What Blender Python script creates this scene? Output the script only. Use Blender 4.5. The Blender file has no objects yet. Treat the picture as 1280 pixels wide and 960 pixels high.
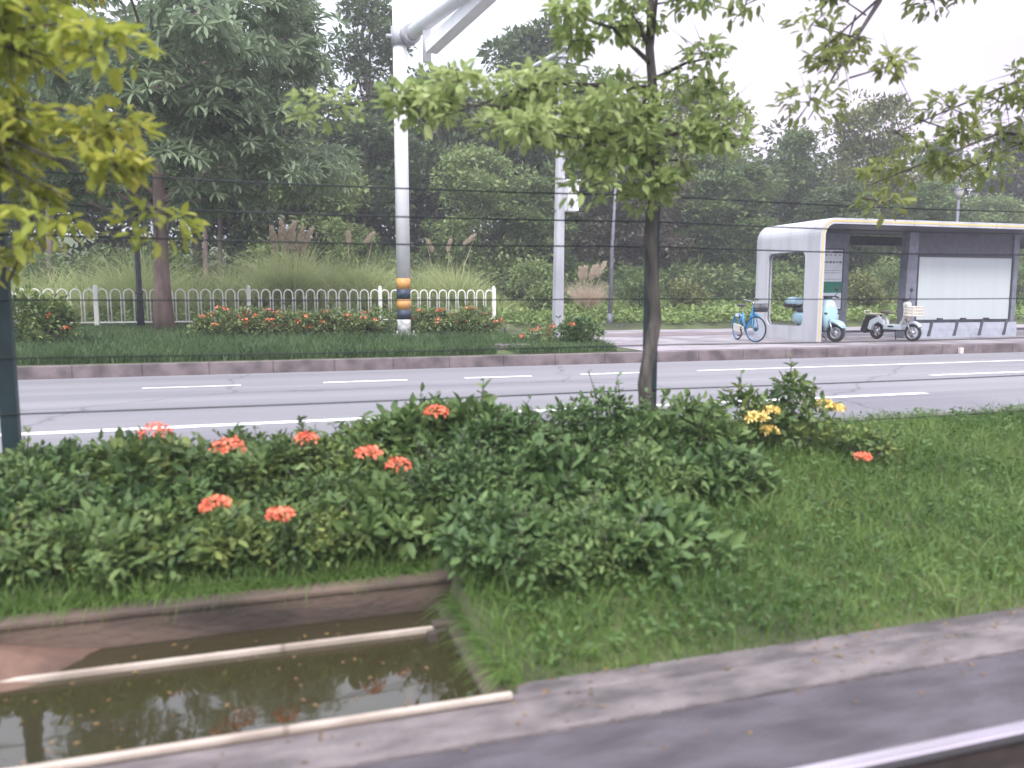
import bpy, bmesh, math, random
import numpy as np
from mathutils import Vector, Matrix
R = math.radians
PI = math.pi
S = bpy.context.scene
COL = S.collection
random.seed(7)
RNG = np.random.default_rng(11)

# ------------------------------------------------------------------ camera
EYE = 1.3
HAZE = 0.0024
cam_d = bpy.data.cameras.new('camera')
cam = bpy.data.objects.new('camera', cam_d)
COL.objects.link(cam)
cam_d.sensor_width = 36
cam_d.lens = 980 / 1280 * 36
cam_d.clip_start = 0.1
cam_d.clip_end = 2000
PITCH = math.atan(112 / 980)
YAW = R(17)
cam.location = (0, 0, EYE)
cam.rotation_euler = (PI / 2 - PITCH, R(0.0), -YAW)
cam_d.dof.use_dof = True
cam_d.dof.focus_distance = 18.0
cam_d.dof.aperture_fstop = 1.25
S.camera = cam
S.render.resolution_x = 1024
S.render.resolution_y = 768

# ------------------------------------------------------------------ sky, sun, exposure
SUN_EL, SUN_AZ = 52, 200      # degrees; azimuth measured clockwise from +Y
W = bpy.data.worlds.new('World')
S.world = W
W.use_nodes = True
nt = W.node_tree
for n in list(nt.nodes):
    nt.nodes.remove(n)
sky = nt.nodes.new('ShaderNodeTexSky')
sky.sky_type = 'NISHITA'
sky.sun_disc = False
sky.sun_elevation = R(SUN_EL)
sky.sun_rotation = R(SUN_AZ)
sky.air_density = 1.0
sky.dust_density = 3.0
tc = nt.nodes.new('ShaderNodeTexCoord')
mp = nt.nodes.new('ShaderNodeMapping')
mp.inputs['Scale'].default_value = (1.0, 1.0, 2.2)
ns = nt.nodes.new('ShaderNodeTexNoise')
ns.inputs['Scale'].default_value = 1.8
ns.inputs['Detail'].default_value = 5
cr = nt.nodes.new('ShaderNodeValToRGB')
cr.color_ramp.elements[0].position = 0.35
cr.color_ramp.elements[0].color = (6.8, 7.4, 8.6, 1)
cr.color_ramp.elements[1].position = 0.62
cr.color_ramp.elements[1].color = (9.4, 9.0, 9.9, 1)
mx = nt.nodes.new('ShaderNodeMix')
mx.data_type = 'RGBA'
mx.inputs['Factor'].default_value = 0.85
bg = nt.nodes.new('ShaderNodeBackground')
bg.inputs['Strength'].default_value = 0.10
wo = nt.nodes.new('ShaderNodeOutputWorld')
L = nt.links
L.new(tc.outputs['Generated'], mp.inputs['Vector'])
L.new(mp.outputs['Vector'], ns.inputs['Vector'])
L.new(ns.outputs['Fac'], cr.inputs['Fac'])
L.new(sky.outputs['Color'], mx.inputs[6])
# an overcast dome: brighter overhead than near the horizon, faintly rosier to the right
sx_w = nt.nodes.new('ShaderNodeSeparateXYZ'); L.new(tc.outputs['Generated'], sx_w.inputs[0])
zr = nt.nodes.new('ShaderNodeMapRange'); zr.inputs['From Min'].default_value = 0.25; zr.inputs['From Max'].default_value = 0.85
zr.inputs['To Min'].default_value = 0.76; zr.inputs['To Max'].default_value = 1.95
L.new(sx_w.outputs['Z'], zr.inputs['Value'])
xr = nt.nodes.new('ShaderNodeMapRange'); xr.inputs['From Min'].default_value = 0.25; xr.inputs['From Max'].default_value = 0.75
L.new(sx_w.outputs['X'], xr.inputs['Value'])
tint = nt.nodes.new('ShaderNodeMix'); tint.data_type = 'RGBA'
tint.inputs[6].default_value = (0.95, 1.0, 1.03, 1); tint.inputs[7].default_value = (1.08, 0.88, 1.0, 1)
L.new(xr.outputs['Result'], tint.inputs['Factor'])
mt = nt.nodes.new('ShaderNodeMix'); mt.data_type = 'RGBA'; mt.blend_type = 'MULTIPLY'; mt.inputs['Factor'].default_value = 1
L.new(cr.outputs['Color'], mt.inputs[6]); L.new(tint.outputs[2], mt.inputs[7])
ms = nt.nodes.new('ShaderNodeVectorMath'); ms.operation = 'SCALE'
L.new(mt.outputs[2], ms.inputs[0]); L.new(zr.outputs['Result'], ms.inputs['Scale'])
L.new(ms.outputs['Vector'], mx.inputs[7])
L.new(mx.outputs[2], bg.inputs['Color'])
L.new(bg.outputs['Background'], wo.inputs['Surface'])

sd = bpy.data.lights.new('sun', 'SUN')
sd.energy = 1.5
sd.angle = R(14)
sd.color = (1, 0.96, 0.9)
sun = bpy.data.objects.new('sun', sd)
COL.objects.link(sun)
az = R(SUN_AZ)
sdir = Vector((math.sin(az) * math.cos(R(SUN_EL)), math.cos(az) * math.cos(R(SUN_EL)), math.sin(R(SUN_EL))))
sun.rotation_euler = sdir.to_track_quat('Z', 'Y').to_euler()

S.view_settings.view_transform = 'Standard'
S.view_settings.look = 'None'
S.view_settings.gamma = 1
S.view_settings.exposure = 1.0

# ------------------------------------------------------------------ helpers
def tag(o, label=None, cat=None, group=None, kind=None):
    if label: o['label'] = label
    if cat: o['category'] = cat
    if group: o['group'] = group
    if kind: o['kind'] = kind
    return o

def empty(name, loc=(0, 0, 0), rz=0, label=None, cat=None, group=None):
    o = bpy.data.objects.new(name, None)
    o.location = loc
    o.rotation_euler = (0, 0, rz)
    o.empty_display_size = 0.2
    COL.objects.link(o)
    tag(o, label, cat, group)
    return o

def ray(px, py):
    x = (px - 640) / 980; y = -(py - 480) / 980
    F = Vector((math.sin(YAW) * math.cos(PITCH), math.cos(YAW) * math.cos(PITCH), -math.sin(PITCH)))
    Rt = Vector((math.cos(YAW), -math.sin(YAW), 0))
    return F + x * Rt + y * Rt.cross(F)

def at(px, py, Y=None, z=None):
    """the world point a photograph pixel shows, at distance Y from the track or at height z"""
    r = ray(px, py)
    t = Y / r.y if Y is not None else (z - EYE) / r.z
    return Vector((0, 0, EYE)) + r * t

def mesh_obj(name, me, mat, parent=None):
    o = bpy.data.objects.new(name, me)
    COL.objects.link(o)
    if mat: me.materials.append(mat)
    if parent: o.parent = parent
    return o

class MB:
    def __init__(s):
        s.bm = bmesh.new()
    def box(s, c, d, rot=None, bev=0.0):
        M = Matrix.Translation(c)
        if rot is not None:
            M = M @ (rot if isinstance(rot, Matrix) else Matrix.Rotation(rot, 4, 'Z'))
        r = bmesh.ops.create_cube(s.bm, size=1, matrix=M @ Matrix.Diagonal((d[0], d[1], d[2], 1)))
        if bev:
            es = list({e for v in r['verts'] for e in v.link_edges})
            bmesh.ops.bevel(s.bm, geom=es, offset=bev, segments=2, affect='EDGES', profile=0.7)
        return s
    def tube(s, pts, rad, n=8, cap=True):
        pts = [Vector(p) for p in pts]
        if not hasattr(rad, '__len__'): rad = [rad] * len(pts)
        rings = []
        up = None
        for i, p in enumerate(pts):
            if i == 0: t = pts[1] - p
            elif i == len(pts) - 1: t = p - pts[i - 1]
            else: t = (pts[i + 1] - p).normalized() + (p - pts[i - 1]).normalized()
            t.normalize()
            if up is None:
                up = Vector((0, 0, 1)) if abs(t.z) < 0.9 else Vector((1, 0, 0))
            a = t.cross(up)
            if a.length < 1e-4: a = t.cross(Vector((0, 1, 0)))
            a.normalize(); b = a.cross(t).normalized(); up = b
            rings.append([s.bm.verts.new(p + (a * math.cos(2 * PI * k / n) + b * math.sin(2 * PI * k / n)) * rad[i]) for k in range(n)])
        for i in range(len(rings) - 1):
            for k in range(n):
                f = s.bm.faces.new((rings[i][k], rings[i][(k + 1) % n], rings[i + 1][(k + 1) % n], rings[i + 1][k]))
                f.smooth = True
        if cap:
            s.bm.faces.new(rings[0][::-1]); s.bm.faces.new(rings[-1])
        return s
    def torus(s, c, Rr, r, axis='Y', n=28, m=8, a0=0, a1=2 * PI, squash=1.0):
        c = Vector(c)
        closed = abs(a1 - a0 - 2 * PI) < 1e-6
        cnt = n if closed else n + 1
        rings = []
        for i in range(cnt):
            a = a0 + (a1 - a0) * i / n
            rg = []
            for k in range(m):
                b = 2 * PI * k / m
                rr = Rr + r * math.cos(b); h = r * squash * math.sin(b)
                if axis == 'Y': v = Vector((rr * math.cos(a), h, rr * math.sin(a)))
                elif axis == 'Z': v = Vector((rr * math.cos(a), rr * math.sin(a), h))
                else: v = Vector((h, rr * math.cos(a), rr * math.sin(a)))
                rg.append(s.bm.verts.new(c + v))
            rings.append(rg)
        for i in range(cnt if closed else cnt - 1):
            A = rings[i]; B = rings[(i + 1) % cnt]
            for k in range(m):
                f = s.bm.faces.new((A[k], A[(k + 1) % m], B[(k + 1) % m], B[k])); f.smooth = True
        return s
    def lathe(s, c, prof, n=16, axis='Z'):
        c = Vector(c)
        rings = []
        for (r, h) in prof:
            rg = []
            for k in range(n):
                a = 2 * PI * k / n
                v = Vector((r * math.cos(a), r * math.sin(a), h))
                if axis == 'Y': v = Vector((v.x, v.z, v.y))
                if axis == 'X': v = Vector((v.z, v.x, v.y))
                rg.append(s.bm.verts.new(c + v))
            rings.append(rg)
        for i in range(len(rings) - 1):
            for k in range(n):
                f = s.bm.faces.new((rings[i][k], rings[i][(k + 1) % n], rings[i + 1][(k + 1) % n], rings[i + 1][k])); f.smooth = True
        s.bm.faces.new(rings[0][::-1]); s.bm.faces.new(rings[-1])
        return s
    def loft(s, secs, cap=True, closed=True, smooth=True):
        """secs: list of equal-length lists of points"""
        rings = [[s.bm.verts.new(p) for p in sc] for sc in secs]
        n = len(rings[0])
        for i in range(len(rings) - 1):
            for k in range(n if closed else n - 1):
                f = s.bm.faces.new((rings[i][k], rings[i][(k + 1) % n], rings[i + 1][(k + 1) % n], rings[i + 1][k])); f.smooth = smooth
        if cap and closed:
            s.bm.faces.new(rings[0][::-1]); s.bm.faces.new(rings[-1])
        return s
    def oval(s, secs, n=14, p=2.4, axis='X'):
        """superellipse sections along x: (x, zc, yc, half width y, half height z)"""
        out = []
        for (x, zc, hy, hz) in secs:
            sc = []
            for k in range(n):
                a = 2 * PI * k / n
                ca, sa = math.cos(a), math.sin(a)
                sc.append(Vector((x, hy * math.copysign(abs(ca) ** (2 / p), ca), zc + hz * math.copysign(abs(sa) ** (2 / p), sa))))
            out.append(sc)
        return s.loft(out)
    def poly(s, pts, axis, a, b):
        """extrude a 2-D outline; axis 'Y': pts are (x,z) from y=a to y=b; 'X': (y,z); 'Z': (x,y)"""
        def mk(p, h):
            return {'Y': (p[0], h, p[1]), 'X': (h, p[0], p[1]), 'Z': (p[0], p[1], h)}[axis]
        A = [s.bm.verts.new(mk(p, a)) for p in pts]; B = [s.bm.verts.new(mk(p, b)) for p in pts]
        n = len(pts)
        for k in range(n):
            s.bm.faces.new((A[k], A[(k + 1) % n], B[(k + 1) % n], B[k]))
        s.bm.faces.new(A[::-1]); s.bm.faces.new(B)
        return s
    def build(s, name, mat, parent=None, sm=False):
        bmesh.ops.recalc_face_normals(s.bm, faces=s.bm.faces)
        me = bpy.data.meshes.new(name)
        s.bm.to_mesh(me); s.bm.free()
        if sm:
            for p in me.polygons: p.use_smooth = True
        return mesh_obj(name, me, mat, parent)

def arrays_mesh(name, V, F, mat, parent=None, smooth=False):
    """V (n,3) array, F (m,k) array of equal-size faces"""
    me = bpy.data.meshes.new(name)
    k = F.shape[1]
    me.vertices.add(len(V)); me.vertices.foreach_set('co', np.ascontiguousarray(V, dtype=np.float32).ravel())
    me.loops.add(F.size); me.loops.foreach_set('vertex_index', np.ascontiguousarray(F, dtype=np.int32).ravel())
    me.polygons.add(len(F))
    me.polygons.foreach_set('loop_start', np.arange(0, F.size, k, dtype=np.int32))
    me.polygons.foreach_set('loop_total', np.full(len(F), k, dtype=np.int32))
    if smooth: me.polygons.foreach_set('use_smooth', np.ones(len(F), dtype=bool))
    me.update(calc_edges=True)
    return mesh_obj(name, me, mat, parent)

# ------------------------------------------------------------------ materials
MATS = {}
def nodes_mat(name):
    m = bpy.data.materials.new(name); m.use_nodes = True
    t = m.node_tree
    b = t.nodes['Principled BSDF']
    return m, t, b

def mat(name, c1, c2=None, rough=0.6, metal=0.0, scale=6, bump=0.0, bscale=60, spec=0.5, detail=4, stretch=(1, 1, 1), lo=0.35, hi=0.65, coat=0):
    if name in MATS: return MATS[name]
    m, t, b = nodes_mat(name)
    c2 = c2 or tuple(x * 0.75 for x in c1)
    co = t.nodes.new('ShaderNodeTexCoord'); mpn = t.nodes.new('ShaderNodeMapping')
    mpn.inputs['Scale'].default_value = stretch
    nz = t.nodes.new('ShaderNodeTexNoise'); nz.inputs['Scale'].default_value = scale; nz.inputs['Detail'].default_value = detail
    rp = t.nodes.new('ShaderNodeValToRGB')
    rp.color_ramp.elements[0].position = lo; rp.color_ramp.elements[1].position = hi
    rp.color_ramp.elements[0].color = (*c2, 1); rp.color_ramp.elements[1].color = (*c1, 1)
    t.links.new(co.outputs['Object'], mpn.inputs['Vector']); t.links.new(mpn.outputs['Vector'], nz.inputs['Vector'])
    t.links.new(nz.outputs['Fac'], rp.inputs['Fac']); t.links.new(rp.outputs['Color'], b.inputs['Base Color'])
    b.inputs['Roughness'].default_value = rough; b.inputs['Metallic'].default_value = metal
    b.inputs['Specular IOR Level'].default_value = spec
    b.inputs['Coat Weight'].default_value = coat
    if bump:
        n2 = t.nodes.new('ShaderNodeTexNoise'); n2.inputs['Scale'].default_value = bscale; n2.inputs['Detail'].default_value = 6
        t.links.new(mpn.outputs['Vector'], n2.inputs['Vector'])
        bp = t.nodes.new('ShaderNodeBump'); bp.inputs['Strength'].default_value = bump; bp.inputs['Distance'].default_value = 0.02
        t.links.new(n2.outputs['Fac'], bp.inputs['Height']); t.links.new(bp.outputs['Normal'], b.inputs['Normal'])
    MATS[name] = m
    return m

def leaf_mat(name, cols, rough=0.55, trans=0.3, nscale=0.6):
    """three leaf colours picked leaf by leaf, drifting slowly through the crown"""
    if name in MATS: return MATS[name]
    m, t, b = nodes_mat(name)
    g = t.nodes.new('ShaderNodeNewGeometry'); co = t.nodes.new('ShaderNodeTexCoord')
    nz = t.nodes.new('ShaderNodeTexNoise'); nz.inputs['Scale'].default_value = nscale; nz.inputs['Detail'].default_value = 3
    t.links.new(co.outputs['Object'], nz.inputs['Vector'])
    ad = t.nodes.new('ShaderNodeMath'); ad.operation = 'MULTIPLY_ADD'; ad.inputs[1].default_value = 0.5
    mm = t.nodes.new('ShaderNodeMath'); mm.operation = 'MULTIPLY_ADD'; mm.inputs[1].default_value = 1.3; mm.inputs[2].default_value = -0.4
    t.links.new(nz.outputs['Fac'], mm.inputs[0])
    t.links.new(g.outputs['Random Per Island'], ad.inputs[0]); t.links.new(mm.outputs[0], ad.inputs[2])
    rp = t.nodes.new('ShaderNodeValToRGB')
    e = rp.color_ramp.elements
    e[0].position = 0.1; e[0].color = (*cols[0], 1)
    e[1].position = 0.95; e[1].color = (*cols[-1], 1)
    for i, c in enumerate(cols[1:-1]):
        x = e.new(0.1 + 0.85 * (i + 1) / (len(cols) - 1)); x.color = (*c, 1)
    t.links.new(ad.outputs[0], rp.inputs['Fac'])
    t.links.new(rp.outputs['Color'], b.inputs['Base Color'])
    b.inputs['Roughness'].default_value = rough
    b.inputs['Specular IOR Level'].default_value = 0.35
    tr = t.nodes.new('ShaderNodeBsdfTranslucent'); t.links.new(rp.outputs['Color'], tr.inputs['Color'])
    mxs = t.nodes.new('ShaderNodeMixShader'); mxs.inputs['Fac'].default_value = trans
    out = t.nodes['Material Output']
    t.links.new(b.outputs['BSDF'], mxs.inputs[1]); t.links.new(tr.outputs['BSDF'], mxs.inputs[2])
    t.links.new(mxs.outputs['Shader'], out.inputs['Surface'])
    MATS[name] = m
    return m

def asphalt_mat():
    m, t, b = nodes_mat('asphalt')
    co = t.nodes.new('ShaderNodeTexCoord')
    mpn = t.nodes.new('ShaderNodeMapping'); mpn.inputs['Scale'].default_value = (0.05, 1.5, 1)
    big = t.nodes.new('ShaderNodeTexNoise'); big.inputs['Scale'].default_value = 1.0; big.inputs['Detail'].default_value = 5
    fine = t.nodes.new('ShaderNodeTexNoise'); fine.inputs['Scale'].default_value = 90; fine.inputs['Detail'].default_value = 3
    vor = t.nodes.new('ShaderNodeTexVoronoi'); vor.feature = 'DISTANCE_TO_EDGE'; vor.inputs['Scale'].default_value = 0.28
    wn = t.nodes.new('ShaderNodeTexNoise'); wn.inputs['Scale'].default_value = 1.3; wn.inputs['Detail'].default_value = 5
    wm = t.nodes.new('ShaderNodeMix'); wm.data_type = 'VECTOR'; wm.inputs['Factor'].default_value = 0.45
    t.links.new(co.outputs['Object'], wn.inputs['Vector'])
    t.links.new(co.outputs['Object'], wm.inputs[4]); t.links.new(wn.outputs['Color'], wm.inputs[5])
    t.links.new(wm.outputs[1], vor.inputs['Vector'])
    r1 = t.nodes.new('ShaderNodeValToRGB')
    r1.color_ramp.elements[0].position = 0.3; r1.color_ramp.elements[0].color = (0.175, 0.172, 0.182, 1)
    r1.color_ramp.elements[1].position = 0.7; r1.color_ramp.elements[1].color = (0.255, 0.248, 0.262, 1)
    r2 = t.nodes.new('ShaderNodeValToRGB')
    r2.color_ramp.elements[0].position = 0.2; r2.color_ramp.elements[0].color = (0.5, 0.5, 0.5, 1)
    r2.color_ramp.elements[1].position = 0.8; r2.color_ramp.elements[1].color = (1.32, 1.32, 1.32, 1)
    r3 = t.nodes.new('ShaderNodeValToRGB')
    r3.color_ramp.elements[0].position = 0.0; r3.color_ramp.elements[0].color = (0.62, 0.62, 0.62, 1)
    r3.color_ramp.elements[1].position = 0.006; r3.color_ramp.elements[1].color = (1, 1, 1, 1)
    m1 = t.nodes.new('ShaderNodeMix'); m1.data_type = 'RGBA'; m1.blend_type = 'MULTIPLY'; m1.inputs['Factor'].default_value = 1
    m2 = t.nodes.new('ShaderNodeMix'); m2.data_type = 'RGBA'; m2.blend_type = 'MULTIPLY'; m2.inputs['Factor'].default_value = 1
    t.links.new(co.outputs['Object'], mpn.inputs['Vector']); t.links.new(mpn.outputs['Vector'], big.inputs['Vector'])
    t.links.new(co.outputs['Object'], fine.inputs['Vector'])
    t.links.new(big.outputs['Fac'], r1.inputs['Fac']); t.links.new(fine.outputs['Fac'], r2.inputs['Fac']); t.links.new(vor.outputs['Distance'], r3.inputs['Fac'])
    t.links.new(r1.outputs['Color'], m1.inputs[6]); t.links.new(r2.outputs['Color'], m1.inputs[7])
    t.links.new(m1.outputs[2], m2.inputs[6]); t.links.new(r3.outputs['Color'], m2.inputs[7])
    t.links.new(m2.outputs[2], b.inputs['Base Color'])
    b.inputs['Roughness'].default_value = 0.8
    bp = t.nodes.new('ShaderNodeBump'); bp.inputs['Strength'].default_value = 0.3; bp.inputs['Distance'].default_value = 0.01
    t.links.new(fine.outputs['Fac'], bp.inputs['Height']); t.links.new(bp.outputs['Normal'], b.inputs['Normal'])
    return m

def paving_mat():
    m, t, b = nodes_mat('paving')
    co = t.nodes.new('ShaderNodeTexCoord')
    br = t.nodes.new('ShaderNodeTexBrick')
    br.inputs['Scale'].default_value = 1.0; br.inputs['Brick Width'].default_value = 0.6; br.inputs['Row Height'].default_value = 0.3
    br.inputs['Mortar Size'].default_value = 0.008
    br.inputs['Color1'].default_value = (0.33, 0.30, 0.31, 1); br.inputs['Color2'].default_value = (0.26, 0.235, 0.25, 1)
    br.inputs['Mortar'].default_value = (0.14, 0.13, 0.13, 1)
    nz = t.nodes.new('ShaderNodeTexNoise'); nz.inputs['Scale'].default_value = 0.9; nz.inputs['Detail'].default_value = 6
    rp = t.nodes.new('ShaderNodeValToRGB')
    rp.color_ramp.elements[0].position = 0.35; rp.color_ramp.elements[0].color = (0.62, 0.6, 0.6, 1)
    rp.color_ramp.elements[1].position = 0.6; rp.color_ramp.elements[1].color = (1.1, 1.1, 1.1, 1)
    m1 = t.nodes.new('ShaderNodeMix'); m1.data_type = 'RGBA'; m1.blend_type = 'MULTIPLY'; m1.inputs['Factor'].default_value = 1
    t.links.new(co.outputs['Object'], br.inputs['Vector']); t.links.new(co.outputs['Object'], nz.inputs['Vector'])
    t.links.new(nz.outputs['Fac'], rp.inputs['Fac']); t.links.new(br.outputs['Color'], m1.inputs[6]); t.links.new(rp.outputs['Color'], m1.inputs[7])
    t.links.new(m1.outputs[2], b.inputs['Base Color']); b.inputs['Roughness'].default_value = 0.75
    return m

def kerb_mat(name, c1, c2, joint=1.0):
    m, t, b = nodes_mat(name)
    co = t.nodes.new('ShaderNodeTexCoord')
    sx = t.nodes.new('ShaderNodeSeparateXYZ'); t.links.new(co.outputs['Object'], sx.inputs[0])
    md = t.nodes.new('ShaderNodeMath'); md.operation = 'PINGPONG'; md.inputs[1].default_value = joint / 2
    t.links.new(sx.outputs['X'], md.inputs[0])
    rj = t.nodes.new('ShaderNodeValToRGB')
    rj.color_ramp.elements[0].position = 0.008; rj.color_ramp.elements[0].color = (0.62, 0.6, 0.6, 1)
    rj.color_ramp.elements[1].position = 0.016; rj.color_ramp.elements[1].color = (1, 1, 1, 1)
    t.links.new(md.outputs[0], rj.inputs['Fac'])
    nz = t.nodes.new('ShaderNodeTexNoise'); nz.inputs['Scale'].default_value = 3.0; nz.inputs['Detail'].default_value = 8
    t.links.new(co.outputs['Object'], nz.inputs['Vector'])
    rp = t.nodes.new('ShaderNodeValToRGB')
    rp.color_ramp.elements[0].position = 0.36; rp.color_ramp.elements[0].color = (*c2, 1)
    rp.color_ramp.elements[1].position = 0.62; rp.color_ramp.elements[1].color = (*c1, 1)
    t.links.new(nz.outputs['Fac'], rp.inputs['Fac'])
    m1 = t.nodes.new('ShaderNodeMix'); m1.data_type = 'RGBA'; m1.blend_type = 'MULTIPLY'; m1.inputs['Factor'].default_value = 1
    t.links.new(rp.outputs['Color'], m1.inputs[6]); t.links.new(rj.outputs['Color'], m1.inputs[7])
    t.links.new(m1.outputs[2], b.inputs['Base Color']); b.inputs['Roughness'].default_value = 0.85
    f = t.nodes.new('ShaderNodeTexNoise'); f.inputs['Scale'].default_value = 45; f.inputs['Detail'].default_value = 5
    t.links.new(co.outputs['Object'], f.inputs['Vector'])
    bp = t.nodes.new('ShaderNodeBump'); bp.inputs['Strength'].default_value = 0.4; bp.inputs['Distance'].default_value = 0.015
    t.links.new(f.outputs['Fac'], bp.inputs['Height']); t.links.new(bp.outputs['Normal'], b.inputs['Normal'])
    return m

M_asphalt = asphalt_mat()
M_paving = paving_mat()
M_kerb = kerb_mat('kerb_stone', (0.21, 0.17, 0.175), (0.10, 0.08, 0.085))
M_rim = kerb_mat('rim_concrete', (0.52, 0.44, 0.37), (0.33, 0.27, 0.22), 2.4)
M_slab = mat('track_slab', (0.115, 0.10, 0.112), (0.06, 0.053, 0.06), 0.85, scale=6, bump=0.8, bscale=70, detail=12, stretch=(0.45, 1.4, 1))
M_coping = mat('coping', (0.215, 0.185, 0.18), (0.09, 0.078, 0.078), 0.85, scale=7, bump=0.8, bscale=70, detail=12, stretch=(0.5, 1.3, 1))
M_ballast = mat('shadowed_ballast', (0.05, 0.045, 0.045), (0.02, 0.018, 0.018), 0.9, scale=20, bump=1.0, bscale=30)  # near-black: the shadow of the train's side is put into the colour
M_steel = mat('rail_steel', (0.75, 0.74, 0.76), (0.6, 0.6, 0.62), 0.25, 1.0, scale=5, stretch=(0.2, 6, 6))
M_rust = mat('rail_rust', (0.05, 0.035, 0.03), (0.03, 0.022, 0.02), 0.8, scale=12)
M_paint = mat('road_paint', (0.80, 0.80, 0.79), (0.42, 0.41, 0.42), 0.65, scale=7, detail=9, stretch=(1, 2, 1), lo=0.36, hi=0.50)
M_earth = mat('earth', (0.17, 0.10, 0.07), (0.07, 0.045, 0.035), 0.95, scale=3, bump=0.8, bscale=14, detail=8)
M_wallc = mat('channel_concrete', (0.15, 0.105, 0.08), (0.045, 0.034, 0.028), 0.9, scale=2.5, bump=0.5, bscale=25, detail=8, stretch=(0.6, 1, 1.5))
M_soil = mat('grassy_soil', (0.085, 0.11, 0.035), (0.045, 0.055, 0.022), 0.95, scale=1.2, bump=0.8, bscale=20, detail=8)
M_white = mat('white_paint', (0.86, 0.86, 0.88), (0.78, 0.78, 0.80), 0.7, scale=3, detail=6)
M_rail = mat('railing_white', (0.86, 0.85, 0.80), (0.76, 0.74, 0.68), 0.5, scale=5, detail=6)
M_pole_grey = mat('pole_grey', (0.50, 0.50, 0.54), (0.40, 0.40, 0.44), 0.5, scale=2.5, stretch=(1, 1, 0.4))
M_dark_pole = mat('dark_pole', (0.05, 0.055, 0.07), (0.03, 0.03, 0.04), 0.5)
M_mid_pole = mat('blue_grey_pole', (0.18, 0.18, 0.22), (0.12, 0.12, 0.15), 0.5)
M_orange = mat('band_orange', (0.70, 0.36, 0.10), (0.50, 0.26, 0.09), 0.5)
M_navy = mat('band_navy', (0.035, 0.055, 0.085), (0.02, 0.035, 0.06), 0.5)
M_fence = mat('fence_green', (0.018, 0.045, 0.05), (0.012, 0.03, 0.034), 0.45)
M_wire = mat('wire_green', (0.012, 0.022, 0.022), (0.008, 0.015, 0.016), 0.6)
M_shell = mat('shelter_shell', (0.54, 0.54, 0.57), (0.36, 0.36, 0.39), 0.45, scale=2.2, detail=8, stretch=(1, 1, 0.22), lo=.25, hi=.55)
M_lining = mat('shelter_lining', (0.10, 0.10, 0.125), (0.07, 0.07, 0.09), 0.5)
M_frame = mat('board_frame', (0.19, 0.20, 0.245), (0.14, 0.145, 0.18), 0.45)
M_darkf = mat('dark_frame', (0.05, 0.055, 0.07), (0.03, 0.035, 0.045), 0.4)
M_lightbox = mat('blank_lightbox', (0.50, 0.545, 0.545), (0.455, 0.50, 0.50), 0.3, scale=1.5, stretch=(3, 1, 0.1), lo=.2, hi=.8)
M_plinth = mat('plinth', (0.33, 0.35, 0.40), (0.26, 0.28, 0.32), 0.4)
M_yellow = mat('yellow_strip', (0.66, 0.52, 0.22), (0.55, 0.44, 0.20), 0.5, scale=2)
M_paper = mat('notice_paper', (0.74, 0.76, 0.79), (0.66, 0.68, 0.72), 0.5)
M_green = mat('notice_green', (0.01, 0.21, 0.13), (0.01, 0.18, 0.11), 0.5)
M_ink = mat('notice_ink', (0.12, 0.15, 0.18), (0.06, 0.08, 0.1), 0.6)
M_tyre = mat('tyre', (0.03, 0.03, 0.032), (0.018, 0.018, 0.02), 0.8)
M_chrome = mat('alloy', (0.6, 0.6, 0.62), (0.45, 0.45, 0.47), 0.3, 0.9)
M_black = mat('black_plastic', (0.03, 0.03, 0.035), (0.02, 0.02, 0.025), 0.5)
M_blue = mat('bike_blue', (0.03, 0.30, 0.62), (0.025, 0.25, 0.52), 0.35, coat=0.5)
M_pale_blue = mat('scooter_pale_blue', (0.36, 0.55, 0.62), (0.33, 0.50, 0.57), 0.3, coat=0.6)
M_white_blue = mat('moped_white', (0.62, 0.68, 0.74), (0.55, 0.62, 0.68), 0.35, coat=0.5)
M_cream = mat('cream_plastic', (0.72, 0.68, 0.60), (0.62, 0.58, 0.52), 0.5)
M_seat = mat('seat_brown', (0.14, 0.12, 0.09), (0.08, 0.07, 0.06), 0.6)
M_glass = mat('lamp_glass', (0.8, 0.82, 0.82), (0.7, 0.72, 0.72), 0.15)
M_bark = mat('bark_pinkish', (0.27, 0.19, 0.17), (0.13, 0.09, 0.08), 0.9, scale=5, bump=0.8, bscale=18, stretch=(1, 1, 0.35), detail=8)
M_bark_dark = mat('bark_dark', (0.10, 0.085, 0.075), (0.05, 0.042, 0.038), 0.9, scale=5, bump=0.8, bscale=20, stretch=(1, 1, 0.3))
M_bark_near = mat('bark_near', (0.15, 0.135, 0.12), (0.045, 0.04, 0.038), 0.95, scale=14, bump=1.0, bscale=45, stretch=(1, 1, 0.25), detail=8)
M_bark_pale = mat('bark_pale', (0.24, 0.18, 0.155), (0.13, 0.10, 0.085), 0.9, scale=5, bump=0.5, bscale=14, stretch=(1, 1, 0.3))
M_flower = mat('petals_orange_red', (0.90, 0.27, 0.15), (0.85, 0.17, 0.09), 0.6, scale=25)
M_flower_y = mat('petals_yellow', (0.92, 0.74, 0.28), (0.88, 0.62, 0.18), 0.6, scale=25)
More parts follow.
